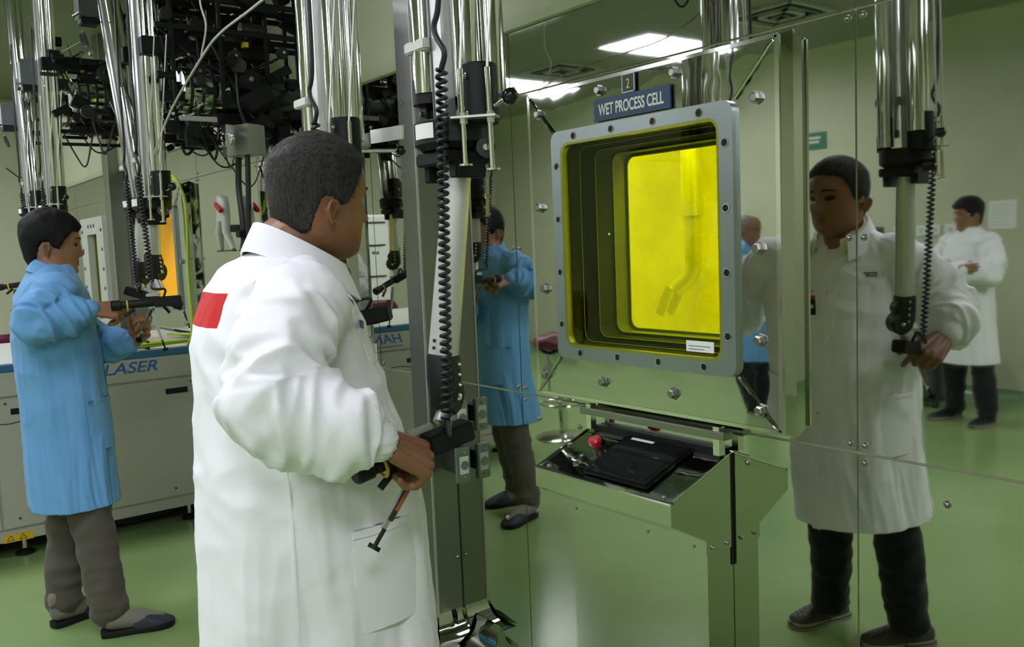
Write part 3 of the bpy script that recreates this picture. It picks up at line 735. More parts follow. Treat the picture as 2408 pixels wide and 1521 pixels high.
def legs(parent, hips, knees, ankles, m, rad=(.088, .079, .064), vox=.008, seed=3):
    b = B()
    for h, k, a in zip(hips, knees, ankles):
        h, k, a = V(h), V(k), V(a); b.chain([h, k, a], [rad[0], rad[1], rad[2]], 18)
        b.cyl(a+V((0, 0, .03)), a+V((0, 0, -.012)), rad[2]*1.02, rad[2]*1.05, 18)
    b.sph((V(hips[0])+V(hips[1]))/2, .11, 16, 10, (1.15, .95, .9))
    me = remesh(b, vox, 4); co, no = verts(me)
    f = nz(co, (7, 7, 12), seed); f2 = nz(co, (16, 16, 22), seed+4); lowz = 1-ss(co[:, 2], .05, .45)
    d = .007*(1-np.abs(f)*2.4)+.004*(1-np.abs(f2)*2.4)*(.4+.8*lowz)
    setv(me, co+no*d[:, None]); return link('trousers', me, m, parent, ang=None)
def person(name, label, root_loc, hc, hrot, Lv, arms, arad, hands, skin, hair, hairm, coat, trous, hips, knees, ankles, feet, shoes, neck, vox=.004, group=None, local=False, rotz=0, wf=1., hs=1., hair_t=.012, jowl=0., cvox=.007, lod=1., seed=1, fold=1., sock=None, eardz=0., feat=1., vneck=None):
    t = thing('person', label, 'person', root_loc, rotz, group, local)
    R = frame(*hrot); c = V(hc)
    # body, one continuous surface
    b = B(); P, zz, th = head_pts(wf, feat, jowl=jowl, nz_=int(88*lod), na=int(132*lod)); grid_rings(b, P, R, c, hs)
    for s in (-1, 1): ear(b, R, c, hs, s*wf, eardz)
    nb = V(neck); b.cap(c+R @ V((0, -.022, -.055))*hs, nb, .056*hs, .066*hs, 20); b.cap(c+R @ V((0, .012, -.085))*hs, nb+V((0, .03, -.02)), .040*hs, .05*hs, 16)
    if vneck: b.cap(nb+V((0, .03, -.02)), vneck, .05*hs, .042, 16)
    sh = [V(a[0]) for a in arms]; ch = nb+V((0, 0, -.16)); pel = (V(hips[0])+V(hips[1]))/2
    b.cap(nb+V((0, 0, -.07)), ch, .075, .10, 14); b.cap(ch, pel, .11, .12, 14)
    for a in arms:
        b.cap(nb+V((0, 0, -.08)), V(a[0]), .055, .055, 12); b.chain([V(p) for p in a], [.05]+[.042]*(len(a)-2)+[.029], 14)
    for h, k, a_ in zip(hips, knees, ankles): b.chain([V(h), V(k), V(a_)+V((0, 0, -.03))], [.08, .055, .04], 12)
    for h in hands: hand(b, **h)
    me = remesh(b, vox, 2); co, no = verts(me)
    inv = np.array((R.transposed())); loc = (co-np.array(c))@inv.T/hs
    x, y, z = loc.T
    lips = np.exp(-((np.abs(x))/.021)**4-((z+.0665)/.0095)**4)*(y > .06)
    ridge = .5*np.exp(-((z+.0665)/.0018)**2-(x/.024)**4)*(y > .06)
    shade = .0*x
    nost = np.exp(-((np.abs(x)-.0075)/.0032)**2-((z+.0465)/.003)**2)*(y > .085)
    tone = np.clip(lips*.7+ridge+nost+shade, 0, 1)
    at = me.attributes.new('tone', 'FLOAT', 'POINT'); at.data.foreach_set('value', tone.astype('f'))
    body = link('body', me, skin, t, ang=None)
    # eyes, brows
    for s in (-1, 1):
        T = lambda x, y, z: c+R @ (V((s*x*wf, y, z))*hs)
        e = B().sph(T(.031, .0625, .0005), .0118*hs, 16, 10).obj('eye', 'eye', body)
        B().sph(T(.031, .0705, .0), .0056*hs, 12, 8).obj('iris', 'iris', body)
        bw = B(); R_ = []
        for k in range(8):
            u = k/7; xx = .014+.036*u; yy = float(np.interp(xx, [.014, .03, .05], [.0925, .0885, .0725]))+.005*(feat-1); z_ = .0235+.003*math.sin(u*PI)-.002*u; h_ = .0050*(1-.55*u)
            R_.append([T(xx, yy-.003, z_+h_), T(xx, yy+.0012, z_+h_*.4), T(xx, yy+.0012, z_-h_*.4), T(xx, yy-.003, z_-h_)])
        bw.rings(R_).obj('eyebrow', hairm if hair != 'bald' else 'hair_white', body)
    # hair
    b = B(); P, zz, th = head_pts(wf, 0, nz_=int(80*lod), na=int(120*lod), off=hair_off(hair, hair_t, seed), jowl=jowl); grid_rings(b, P, R, c, hs)
    hr = b.obj('hair', hairm, t, ang=None)
    # trousers and shoes
    legs(t, hips, knees, ankles, trous)
    for (h, to) in feet: 
        s_ = bpy.data.objects.new('shoe', None); C.objects.link(s_); s_.parent = t
        if t.get('_w'): s_.matrix_parent_inverse = Matrix.Translation(-V(t['_w']))
        s_['_w0'] = 1
        shoe(s_, h, to, *shoes)
        if sock:
            hv, tv = V((h[0], h[1], 0)), V((to[0], to[1], 0)); B().chain([hv.lerp(tv, .14)+V((0, 0, .12)), hv.lerp(tv, .16)+V((0, 0, .06)), hv.lerp(tv, .55)+V((0, 0, .05)), hv.lerp(tv, .78)+V((0, 0, .035))], [.036, .036, .038, .024], 14).obj('sock', sock, s_)
    # coat
    me = coat_mesh(Lv, [[V(p) for p in a] for a in arms], arad, None, cvox, fold, seed)
    ct = link('coat', me, coat, t, ang=None)
    return t, ct, body, R, c
def collar(parent, c0, r0, m, zb, zf, drop=.045, wide=.034, name='collar', a1=150, thick=.004, lean=0.):
    """folded collar ring round the neck; angles from the back; open at the front"""
    R = []
    for k in range(33):
        a = math.radians(-a1+2*a1*k/32); f = (1-math.cos(a))/2
        d = V((math.sin(a), -math.cos(a), 0)); rad = r0*(1+.30*f); z = zb*(1-f)+zf*f
        ct = V((c0[0], c0[1]+.012*f, 0))
        dr = drop*(1+.35*f)
        p = ct+d*rad
        R.append([p+V((0, 0, z-.03)), p+V((0, 0, z)), p+d*.005+V((0, 0, z+.003)), p+d*(wide*.8)+V((0, 0, z-dr*.72)), p+d*wide+V((0, 0, z-dr)), p+d*(wide-thick)+V((0, 0, z-dr-.001)), p+d*(.004)+V((0, 0, z-.010))])
    return B().rings(R).obj(name, m, parent, ang=.9)
def buttons(parent, Lv, x, zs, m='white', slant=0.):
    for z in zs:
        p = surf(Lv, x+slant*(z-zs[0]), z, 1, .012); B().cyl(p, p+V((0, .004, 0)), .008, .007, 12).obj('button', m, parent)

# ---- man in the white coat at the main window
Lo = [(.475, -1.720, -1.037, .205, .258), (.6, -1.737, -1.032, .202, .252), (.7, -1.746, -1.030, .200, .247), (.9, -1.751, -1.033, .203, .234), (1.0, -1.758, -1.037, .205, .220),
      (1.1, -1.775, -1.043, .198, .202), (1.2, -1.790, -1.050, .192, .186), (1.3, -1.800, -1.060, .188, .168), (1.37, -1.800, -1.066, .195, .138), (1.42, -1.798, -1.072, .175, .105), (1.45, -1.795, -1.068, .130, .084), (1.475, -1.790, -1.050, .080, .066)]
# coat material with the red band across the back
def banded(base, band, z0, z1, y1, x1):
    m = M[base].copy(); nt = m.node_tree; b = nt.nodes['Principled BSDF']; L = nt.links.new
    tc = nt.nodes.new('ShaderNodeTexCoord'); sp = nt.nodes.new('ShaderNodeSeparateXYZ'); L(tc.outputs['Object'], sp.inputs[0])
    at = nt.nodes.new('ShaderNodeAttribute'); at.attribute_name = 'sleeve'
    def cmp(src, op, v):
        n = nt.nodes.new('ShaderNodeMath'); n.operation = op; L(src, n.inputs[0]); n.inputs[1].default_value = v; return n.outputs[0]
    o = cmp(sp.outputs['Z'], 'GREATER_THAN', z0)
    for q in (cmp(sp.outputs['Z'], 'LESS_THAN', z1), cmp(sp.outputs['X'], 'LESS_THAN', x1), cmp(sp.outputs['Y'], 'LESS_THAN', y1), cmp(at.outputs['Fac'], 'LESS_THAN', .06)):
        n = nt.nodes.new('ShaderNodeMath'); n.operation = 'MULTIPLY'; L(o, n.inputs[0]); L(q, n.inputs[1]); o = n.outputs[0]
    mx = nt.nodes.new('ShaderNodeMix'); mx.data_type = 'RGBA'; mx.inputs[6].default_value = b.inputs['Base Color'].default_value; mx.inputs[7].default_value = (.55, .006, .008, 1)
    L(o, mx.inputs[0]); L(mx.outputs[2], b.inputs['Base Color']); return m
M['coat_band'] = banded('white_coat', 'red_band', 1.335, 1.402, -1.13, -1.735)
armR = [(-1.625, -1.085, 1.372), (-1.555, -1.165, 1.290), (-1.510, -1.195, 1.205), (-1.450, -1.110, 1.160), (-1.425, -1.045, 1.132)]
armL = [(-1.965, -1.020, 1.378), (-2.08, -1.01, 1.275), (-2.135, -1.00, 1.185), (-2.14, -.92, 1.225), (-2.135, -.865, 1.252)]
hR = dict(wrist=(-1.424, -1.022, 1.120), fwd=(-.08, .72, -.42), back=(.66, .22, .68), side=(-.5, .3, .6), curls=[(1.15, .35, .2), (1.2, 1.2, .9), (1.25, 1.25, .9), (1.3, 1.3, .9)], thumb=(.55, .65), sc_=1.16)
hL = dict(wrist=(-2.135, -.862, 1.255), fwd=(.35, .85, .30), back=(-.8, .2, .3), side=(0, .2, 1), curls=[(1.1, 1.1, .8)]*4, thumb=(.5, .7))
pO, coatO, bodyO, RO, cO = person('person', 'man in white lab coat with red back band, seen from behind gripping a manipulator', (-1.75, -1.04, 0),
    (-1.769, -.963, 1.591), (math.radians(5), math.radians(-5), 0), Lo, [armR, armL], [[.086, .084, .084, .076, .040], [.088, .086, .086, .076, .042]],
    [hR, hL], 'skin_old', 'short', 'hair_grey', 'coat_band', 'trouser_dark', [(-1.66, -1.06, .86), (-1.84, -1.04, .86)], [(-1.60, -1.03, .50), (-1.83, -1.0, .50)], [(-1.585, -1.10, .10), (-1.875, -1.07, .10)],
    [((-1.545, -1.20), (-1.70, -.95)), ((-1.875, -1.19), (-1.95, -.92))], ('clog', 'shoe_brown'), (-1.79, -1.035, 1.49), vox=.0036, wf=1.10, hs=1.06, hair_t=.010, jowl=.006, cvox=.0065, seed=4, feat=1.3, vneck=V((-1.778, -.985, 1.385)))
collar(coatO, (-1.784, -1.024), .076, 'white_coat', 1.540, 1.430, .056, .034, a1=138)
collar(coatO, (-1.784, -1.022), .066, 'cream_shirt', 1.536, 1.436, .034, .020, 'shirt_collar', 150)
# V of shirt, lapels, placket, pockets, badge, buttons
b = B().prism([surf(Lo, x, z, 1, .004) for x, z in ((-1.835, 1.40), (-1.775, 1.362), (-1.725, 1.40), (-1.722, 1.36), (-1.752, 1.25))], (0, .004, 0)).obj('shirt_front', 'cream_shirt', coatO)
for s, cx_ in ((-1, -1.80), (1, -1.735)):
    b = B(); P_ = [(cx_-s*.00, 1.462), (cx_+s*.052, 1.425), (cx_+s*.066, 1.375), (cx_+s*.045, 1.372), (cx_+s*.042, 1.345), (-1.750, 1.235), (cx_+s*-.012, 1.33)]
    pts = [surf(Lo, x, z, 1, .006) for x, z in P_]; b.prism(pts, (0, .005, 0)).obj('lapel', 'white_coat', coatO, ang=.5)
patch(Lo, -1.748, -1.716, .47, 1.25, .006, .004, nz__=30, slant=-.03*0).obj('placket', 'white_coat', coatO)
buttons(coatO, Lo, -1.732, (1.12, .99, .86))
def pocket(parent, Lv, x0, x1, z0, z1, m, off=.006):
    patch(Lv, x0, x1, z0, z1, off, .003).obj('pocket', m, parent); patch(Lv, x0, x1, z1-.006, z1, off+.003, .003).obj('pocket_hem', m, parent)
pocket(coatO, Lo, -1.705, -1.640, 1.24, 1.355, 'white_coat', .003)
pocket(coatO, Lo, -1.90, -1.79, .80, 1.00, 'white_coat')
def side_patch(Lv, a0, a1, z0, z1, off, th=.003, n=8, m=8):
    R_ = []
    for i in range(m+1):
        z = z0+(z1-z0)*i/m; x0, y0, ax_, ay_ = levels_at(Lv, z); P_ = lambda a, o: V((x0+(ax_+o)*math.copysign(abs(math.cos(a))**.889, math.cos(a)), y0+(ay_+o)*math.copysign(abs(math.sin(a))**.889, math.sin(a)), z))
        A_ = [math.radians(a0+(a1-a0)*j/n) for j in range(n+1)]
        R_.append([P_(a, off) for a in A_]+[P_(a, off+th) for a in A_[::-1]])
    return B().rings(R_)
side_patch(Lo, -2, 38, .72, .93, .004).obj('pocket', 'white_coat', coatO); side_patch(Lo, -2, 38, .915, .93, .007).obj('pocket_hem', 'white_coat', coatO)
side_patch(Lo, -29, -28, .48, 1.18, .003).obj('side_seam', 'white_coat', coatO)
t = thing('name_badge', 'dark identity badge with a red top clipped on the white coat front', 'badge', (-1.80, -.87, 1.20))
p0 = surf(Lo, -1.80, 1.22, 1, .022)
B().box(p0, (.062, .003, .088), Matrix.Rotation(-.05, 3, 'Y'), .001).obj('holder', 'white', t)
B().box(p0+V((0, .002, .004)), (.046, .003, .066), Matrix.Rotation(-.05, 3, 'Y')).obj('photo_area', 'black', t)
B().box(p0+V((0, .0025, .030)), (.044, .003, .012), Matrix.Rotation(-.05, 3, 'Y')).obj('red_header', 'red', t)
B().box(p0+V((0, .0025, .0)), (.030, .003, .012)).obj('white_line', 'white', t)
B().bx(p0.x-.006, p0.x+.006, p0.y-.012, p0.y+.004, p0.z+.043, p0.z+.058).obj('clip', 'chrome', t)
p0 = surf(Lo, -1.648, 1.325, 1, .010)
ns = B().box(p0, (.066, .002, .016), Matrix.Rotation(-.30, 3, 'Z')).obj('name_strip', 'small_letter', coatO)
for k in range(8):
    if k != 4: B().box(p0+Matrix.Rotation(-.30, 3, 'Z') @ V((-.027+.0076*k, .0015, 0)), (.005, .001, .008), Matrix.Rotation(-.30, 3, 'Z')).obj('strip_letter', 'sign_white', coatO)
# greying strands lying over the hair
def strands(root, R, c, wf, hs, n, hair, t, m, seed, ln=.022):
    rnd = random.Random(seed); P, zz, th = head_pts(wf, 0, nz_=80, na=120, off=hair_off(hair, t+.0012, seed)); b = B()
    P0, _, _ = head_pts(wf, 0, nz_=80, na=120); cnt = 0
    while cnt < n:
        i = rnd.randrange(8, 78); j = rnd.randrange(120)
        if np.linalg.norm(P[i, j]-np.array((0, -.008, 0))) < np.linalg.norm(P0[i, j]-np.array((0, -.008, 0)))+.004: continue
        cnt += 1; p = V(P[i, j]); nrm = V(p-V((0, -.008, 0))).normalized()
        d = V((p.x*2.5, .6, .15)) if p.z > .075 else V((p.x*.4, -.55 if p.y > -.02 else .0, -1.))
        d += V((rnd.uniform(-.4, .4), rnd.uniform(-.4, .4), rnd.uniform(-.3, .3))); d = (d-nrm*d.dot(nrm)).normalized()
        l = ln*rnd.uniform(.6, 1.3); s = nrm.cross(d)*.00035; q = p-d*l/2-nrm*.002
        pts = [q, q+d*l*.5+nrm*.003, q+d*l+nrm*.0014]; vs = []
        for k, a in enumerate(pts): ww = (1, .8, .2)[k]; vs += [c+R @ ((a-s*ww)*hs), c+R @ ((a+s*ww)*hs), c+R @ ((a+nrm*.0004)*hs)]
        b.add(vs, [(0, 3, 5, 2), (2, 5, 4, 1), (3, 6, 8, 5), (5, 8, 7, 4)])
    o = b.obj('hair_strands', m, root, ang=None); o['kind'] = 'stuff'; return o
strands(pO, RO, cO, 1.10, 1.06, 8000, 'short', .010, 'hair_strand', 4)

# ------------------------------------------------------------------ manipulators
def coil(p0, p1, r, pitch, tr=.0028, n=9):
    p0, p1 = V(p0), V(p1); d = p1-p0; L = d.length; d.normalize(); a = d.orthogonal().normalized(); b = d.cross(a); N = int(L/pitch*n)
    return [p0+d*(L*k/N)+(a*math.cos(2*PI*k/n)+b*math.sin(2*PI*k/n))*r*(1+.04*math.sin(k*.31)) for k in range(N+1)]
def manipulator(label, A, zb, lean, arm0, arm1, joint, hblk, gdir, tip, zs=2.13, col_off=(.07, -.05), ball=True, side=1, top=CEIL-.003, box=0, bw=1., tipside=0., shoulder=True):
    t = thing('manipulator', label, 'manipulator', (A[0], A[1], zb), 0, 'master arms hanging before the cell wall')
    A = V((A[0], A[1], 0)); q = V((lean[0], lean[1], 0))
    def ax(z, dx=0, dy=0): return A+q*(z-zb)+V((dx, dy, z))
    # upper tube bundle
    for (dx, dy, r, m, z0) in ((-.052, -.016, .0285, 'chrome', zb+.075), (.052, .008, .0265, 'chrome', zb+.06), (.066, .056, .0245, 'chrome', zb+.06), (-.03, .052, .024, 'chrome', zb+.02)):
        B().cyl(ax(z0, dx*bw, dy*bw), ax(top, dx*bw, dy*bw), r*bw**.6, n=24).obj('upper_tube', m, t)
    b = B(); b.rings([[ax(z, .006+sx*.019, -.018+sy*.012) for sx, sy in ((-1, -1), (1, -1), (1, 1), (-1, 1))] for z in (zb-.02, top)]).obj('guide_rail', 'alu', t, smooth=False)
    b = B(); b.rings([[ax(z, -.012+sx*.002, -.031+sy*.001) for sx, sy in ((-1, -1), (1, -1), (1, 1), (-1, 1))] for z in (zb, top)]).obj('steel_tape', 'dark_steel', t, smooth=False)
    # clamp bracket on the left tube
    c = ax(zb+.165, -.05, -.015); B().box(c, (.075, .062, .022), None, .003).obj('clamp_bracket', 'light_grey', t, ang=.5)
    # housing: collars, flange disc, pulleys
    B().prof(ax(zb+.105, -.058, -.012), ax(zb+.055, -.058, -.012), [(0, .030), (.05, .032), (1, .032)], 24).obj('small_collar', 'black', t, ang=.5)
    B().prof(ax(zb+.115, .062, .022), ax(zb+.005, .062, .022), [(0, .036), (.03, .038), (.97, .038), (1, .036)], 28).obj('large_collar', 'black', t, ang=.5)
    for dz in (.09, .02): screw(t, ax(zb+dz, .075, -.014), (.2, -1, 0), .004, 'chrome')
    B().prof(ax(zb+.015, 0, 0), ax(zb-.04, 0, 0), [(0, .070), (.05, .074), (.8, .074), (.9, .066), (1, .06)], 36).obj('flange_disc', 'black', t, ang=.5)
    for s in (-1, 1): B().box(ax(zb+.035, -.066, s*.020), (.024, .006, .05)).obj('fork', 'black', t)
    p = ax(zb+.038, -.066, 0); B().cyl(p-V((0, .014, 0)), p+V((0, .014, 0)), .016, n=18).obj('pulley', 'dark_steel', t)
    B().cyl(p-V((0, .030, 0)), p+V((0, .030, 0)), .005, n=10).obj('axle', 'chrome', t)
    B().box(ax(zb-.055, -.005, 0), (.11, .10, .025), None, .003).obj('lower_housing', 'black', t, ang=.5)
    B().box(ax(zb-.078, -.045, .0), (.020, .07, .04), None, .002).obj('jaw_bracket', 'black', t, ang=.5); B().box(ax(zb-.078, .045, .0), (.024, .07, .032), None, .002).obj('jaw_bracket', 'black', t, ang=.5)
    p = ax(zb-.042, .066, .026); B().cyl(p, p+V((.030, -.018, 0)), .018, n=20).obj('guide_wheel', 'rubber', t); B().cyl(p+V((.028, -.017, 0)), p+V((.034, -.020, 0)), .006, n=12).obj('wheel_hub', 'chrome', t)
    # white inventory card
    R_ = []; 
    for z in (zb+.008, zb-.020): R_.append([ax(z, .0752*math.cos(a), .0752*math.sin(a)) for a in [math.radians(258+5*k) for k in range(9)]]+[ax(z, .0735*math.cos(a), .0735*math.sin(a)) for a in [math.radians(298-5*k) for k in range(9)]])
    B().rings(R_).obj('card', 'white', t)
    # two thin control rods with feet and a tie plate
    for dx, dy, l in ((.082, -.03, .165), (.118, .005, .175)):
        b = B().cyl(ax(zb+.10, dx, dy), ax(zb-l+.09, dx, dy), .0052, n=10); b.cyl(ax(zb-l+.092, dx, dy), ax(zb-l+.088, dx, dy), .014, n=16); b.cyl(ax(zb+.02, dx, dy), ax(zb-.0, dx, dy), .0085, n=6); b.obj('control_rod', 'chrome', t)
        B().tube(bez([ax(zb+.10, dx, dy), ax(zb+.22, dx+.006, dy+.01), ax(zb+.62, dx+.02, dy+.05)], 5), .0028, 6).obj('rod_wire', 'alu', t)
    B().box(ax(zb+.012, .095, -.012), (.085, .035, .004), Matrix.Rotation(.7, 3, 'Z')).obj('tie_plate', 'alu', t)
    if ball:
        p = ax(zb+.035, .10, .03); d = V((.030, .012, .012)); B().cyl(p, p+d, .0045, n=10).obj('knob_rod', 'chrome', t); B().sph(p+d*1.1, .0155, 18, 12).obj('ball_knob', 'black_gloss', t)
    # lower arm with groove, black boot and wrist joint
    a0, a1, j, h = V(arm0), V(arm1), V(joint), V(hblk); d = (a1-a0).normalized(); X = V((.85, .53, 0)); X = (X-d*X.dot(d)).normalized(); Y = d.cross(X)
    def sec(p, rx, ry): return [p+X*rx*math.copysign(abs(math.cos(a))**.6, math.cos(a))+Y*ry*math.copysign(abs(math.sin(a))**.6, math.sin(a)) for a in [2*PI*k/20 for k in range(20)]]
    up = a0+(a0-a1).normalized()*-.0
    B().rings([sec(up+V((0, 0, .02)), .024, .022), sec(a0, .025, .023), sec(a1, .028, .026)]).obj('lower_arm', 'arm_grey', t, ang=.6)
    B().rings([[p+X*o-Y*(-.0) for p, o in ((a0-Y*.0234, -.006), (a0-Y*.0234, -.004), (a0-Y*.020, -.004), (a0-Y*.020, -.006))], [p+X*o for p, o in ((a1-Y*.0264, -.008), (a1-Y*.0264, -.006), (a1-Y*.022, -.006), (a1-Y*.022, -.008))]]).obj('groove_strip', 'small_letter', t, smooth=False)
    for zf in (.05, .09):
        for s in (-1, 1): screw(t, a1.lerp(a0, zf)+X*.010*s+Y*.024, Y, .003, 'dark_steel'); 
    B().rings([sec(a1+d*-.004, .0295, .028), sec(a1+d*.004, .0305, .029), sec(a1.lerp(j, .55), .031, .031), sec(j, .027, .031), sec(j+d*.02, .015, .018)]).obj('wrist_boot', 'rubber', t, ang=.8)
    c = j+X*.0-Y*.012*side
    B().prof(c-X*.024, c+X*.024, [(0, .030), (.1, .036), (.9, .036), (1, .030)], 28).obj('wrist_pulley', 'rubber', t, ang=.6)
    c2 = a1.lerp(j, .42)-Y*.016*side; B().prof(c2-X*.018, c2+X*.018, [(0, .020), (.1, .024), (.9, .024), (1, .020)], 22).obj('idler_pulley', 'rubber', t, ang=.6)
    for k in range(4): screw(t, a1.lerp(j, .15+.25*k)+X*.031, X, .0032, 'chrome')
    screw(t, c+X*.024, X, .006, 'chrome'); screw(t, c-X*.024, -X, .006, 'chrome')
    B().cyl(j-V((0, 0, .030)), j.lerp(h, .62), .017, .020, n=20).obj('coupling', 'alu', t)
    # handle: block, grip, trigger bars, tool rods
    g_ = V(gdir).normalized(); w_ = V((g_.y, -g_.x, 0)).normalized(); u_ = g_.cross(w_)*-1
    if u_.z < 0: u_ = -u_
    rot = Matrix((w_, g_, u_)).transposed()
    B().box(h-g_*.015, (.046, .105, .040), rot, .004).obj('handle_block', 'black', t, ang=.5)
    B().box(h+g_*.035+u_*.030+w_*.012, (.016, .055, .012), rot, .002).obj('trigger_bar', 'alu', t, ang=.5)
    b = B(); b.prof(h+g_*.03, h+g_*.195, [(0, .014), (.1, .017), (.5, .0165), (.75, .015), (.78, .020), (.97, .021), (1, .017)], 18).obj('grip', 'black', t, ang=.6)
    b = B(); b.tube([h+g_*.135+rot @ V((math.cos(a)*.020, 0, math.sin(a)*.020-.006)) for a in [2*PI*k/18 for k in range(18)]], .0035, 6, closed=True).obj('grip_ring', 'yellow_label', t)
    B().cyl(h+g_*.11-u_*.02, h+g_*.15-u_*.045, .007, n=10).obj('trigger', 'black', t)
    tp = V(tip); s0 = h+g_*.045-u_*.022; dd = (tp-s0); L = dd.length; dd.normalize(); sx = dd.cross(g_).normalized()
    rt = Matrix((sx, dd, sx.cross(dd))).transposed()
    B().box(s0+dd*L*.42+sx*.004, (.005, L*.74, .012), rt, .001).obj('tool_bar', 'alu', t, ang=.5)
    B().box(s0+dd*L*.38-sx*.004, (.004, L*.62, .010), rt, .001).obj('tool_bar', 'dark_steel', t, ang=.5)
    B().box(s0+dd*L*.40-sx*.0065, (.003, L*.36, .008), rt).obj('grip_inlay', 'wood', t)
    B().cyl(s0+dd*L*.78, s0+dd*L*.97, .0042, n=10).obj('tool_stem', 'black', t); B().cyl(s0+dd*L*.955, s0+dd*L, .0125, n=18).obj('tool_foot', 'black', t)
    # coiled cord and its supply hose
    c0 = ax(zb+.10, col_off[0]-.005, col_off[1]-.01); c1 = j+V((col_off[0]*.72, col_off[1]*.6, -.035))
    B().tube(coil(c0, c1, .0088, .0145), .0038, 6).obj('coil_cord', 'rubber', t, ang=None)
    B().tube(bez([c0, c0+V((.012, 0, .03)), c0+V((-.012, -.004, .075)), c0+V((.004, .0, .15)), c0+V((.006, 0, .5)), c0+V((-.03, .02, .9))], 6), .0055, 8).obj('supply_hose', 'rubber', t)
    B().tube(bez([c1, c1+V((.008, 0, -.03)), h+V((.03, 0, .05)), h+V((.01, 0, .02))], 6), .0045, 8).obj('cord_tail', 'rubber', t)
    # shoulder machinery reaching back to the wall
    if shoulder:
        S = lambda dx, y, dz: V((A.x+q.x*(zs-zb)+dx, y, zs+dz))
        y0 = A.y
        B().prof(S(0, -.04, 0), S(0, y0+.14, 0), [(0, .080), (1, .080)], 32).obj('through_tube', 'dark_steel', t)
        B().prof(S(0, y0+.30, 0), S(0, y0+.13, 0), [(0, .088), (.06, .090), (.94, .090), (1, .088)], 32).obj('chrome_drum', 'chrome', t, ang=.5)
        for k in range(4): B().prof(S(0, y0+.15+.045*k, 0), S(0, y0+.163+.045*k, 0), [(0, .0935), (1, .0935)], 28).obj('drum_band', 'rubber', t)
        B().prof(S(0, -.036, 0), S(0, -.06, 0), [(0, .15), (.8, .15), (1, .14)], 32).obj('wall_flange', 'black', t, ang=.5)
        rnd = random.Random(int(abs(A.x)*100))
        L_ = -y0-.10; big = shoulder != 'light'
        for (dx, dy, dz, sx_, sy_, sz_) in ((0, .04, .15, .16, .12, .07), (0, .30, .17, .10, .40, .06), (.0, .42, -.11, .09, .30, .05)): B().box(S(dx, y0+dy, dz), (sx_, sy_, sz_), None, .004).obj('gear_case', 'black', t, ang=.5)
        for k in range(110 if big else 30):
            dy = rnd.random()**.9*L_; dx = rnd.uniform(-.16, .16); dz = rnd.uniform(-.22, .48) if big else rnd.uniform(-.16, .22)
            if dy < .12 and abs(dx) < .07: dx += .1
            r_ = rnd.random(); c = S(dx, y0+dy, dz); sz = rnd.uniform(.022, .06)
            if r_ < .5: B().box(c, (sz, sz*rnd.uniform(.8, 2.2), sz*rnd.uniform(.5, 1.3)), Matrix.Rotation(rnd.choice((0, 0, .5, -.4)), 3, 'X'), .003).obj('gear_case', 'black', t, ang=.5)
            elif r_ < .75: B().prof(c, c+V((.03, 0, 0)), [(0, sz*.6), (.3, sz*.6), (.35, sz*.5), (.65, sz*.5), (.7, sz*.6), (1, sz*.6)], 18).obj('pulley', rnd.choice(('black', 'rubber', 'dark_steel')), t, ang=.5)
            elif r_ < .9: B().cyl(c, c+V((0, sz*1.6, 0)), sz*.35, n=14).obj('motor', 'black', t)
            else: B().box(c, (.012, sz*2.5, .02), None, .002).obj('link_bar', rnd.choice(('dark_steel', 'black', 'alu')), t, ang=.5)
        for k in range(14 if big else 0):
            c = S(rnd.uniform(-.14, .14), y0+rnd.uniform(0, L_), -.20+rnd.uniform(-.02, .05)); B().box(c, (.03, .045, .05)).obj('cam_block', 'black', t, smooth=False)
        if big:
            for dx in (-.12, .0, .12):
                for dz in (.22, .34, .46): B().bx(A.x+q.x*(zs-zb)+dx-.008, A.x+q.x*(zs-zb)+dx+.008, y0+.02, -.036, zs+dz-.010, zs+dz+.010).obj('carrier_bar', 'black', t, smooth=False)
                for k in range(4): B().box(S(dx, y0+.08+k*(L_/3.6), .20), (.014, .014, .56)).obj('carrier_post', 'black', t, smooth=False)
        for k in range(9):
            dx = rnd.choice((-.125, .125)); p = S(dx, y0+.05+rnd.random()*.5, rnd.uniform(-.12, .28)); r = rnd.uniform(.022, .045); s = 1 if dx > 0 else -1
            B().prof(p, p+V((s*.022, 0, 0)), [(0, r), (.25, r), (.3, r*.86), (.7, r*.86), (.75, r), (1, r)], 22).obj('pulley', rnd.choice(('black', 'dark_steel', 'rubber')), t, ang=.5)
            B().cyl(p+V((s*.02, 0, 0)), p+V((s*.032, 0, 0)), r*.25, n=10).obj('pulley_hub', 'chrome', t)
        for k in range(6):
            p = S(rnd.uniform(-.12, .12), y0+rnd.uniform(.0, .55), rnd.uniform(.2, .38)); B().cyl(p, p+V((0, rnd.uniform(.05, .12), 0)), rnd.uniform(.018, .032), n=16).obj('motor', rnd.choice(('black', 'black', 'dark_steel')), t)
        for k in range(5):
            p = S(rnd.uniform(-.1, .1), y0+rnd.uniform(.1, .5), rnd.uniform(-.2, .3)); B().cyl(p-V((.14, 0, 0)), p+V((.12, .05, .01)), .006, n=8).obj('cross_shaft', 'chrome', t)
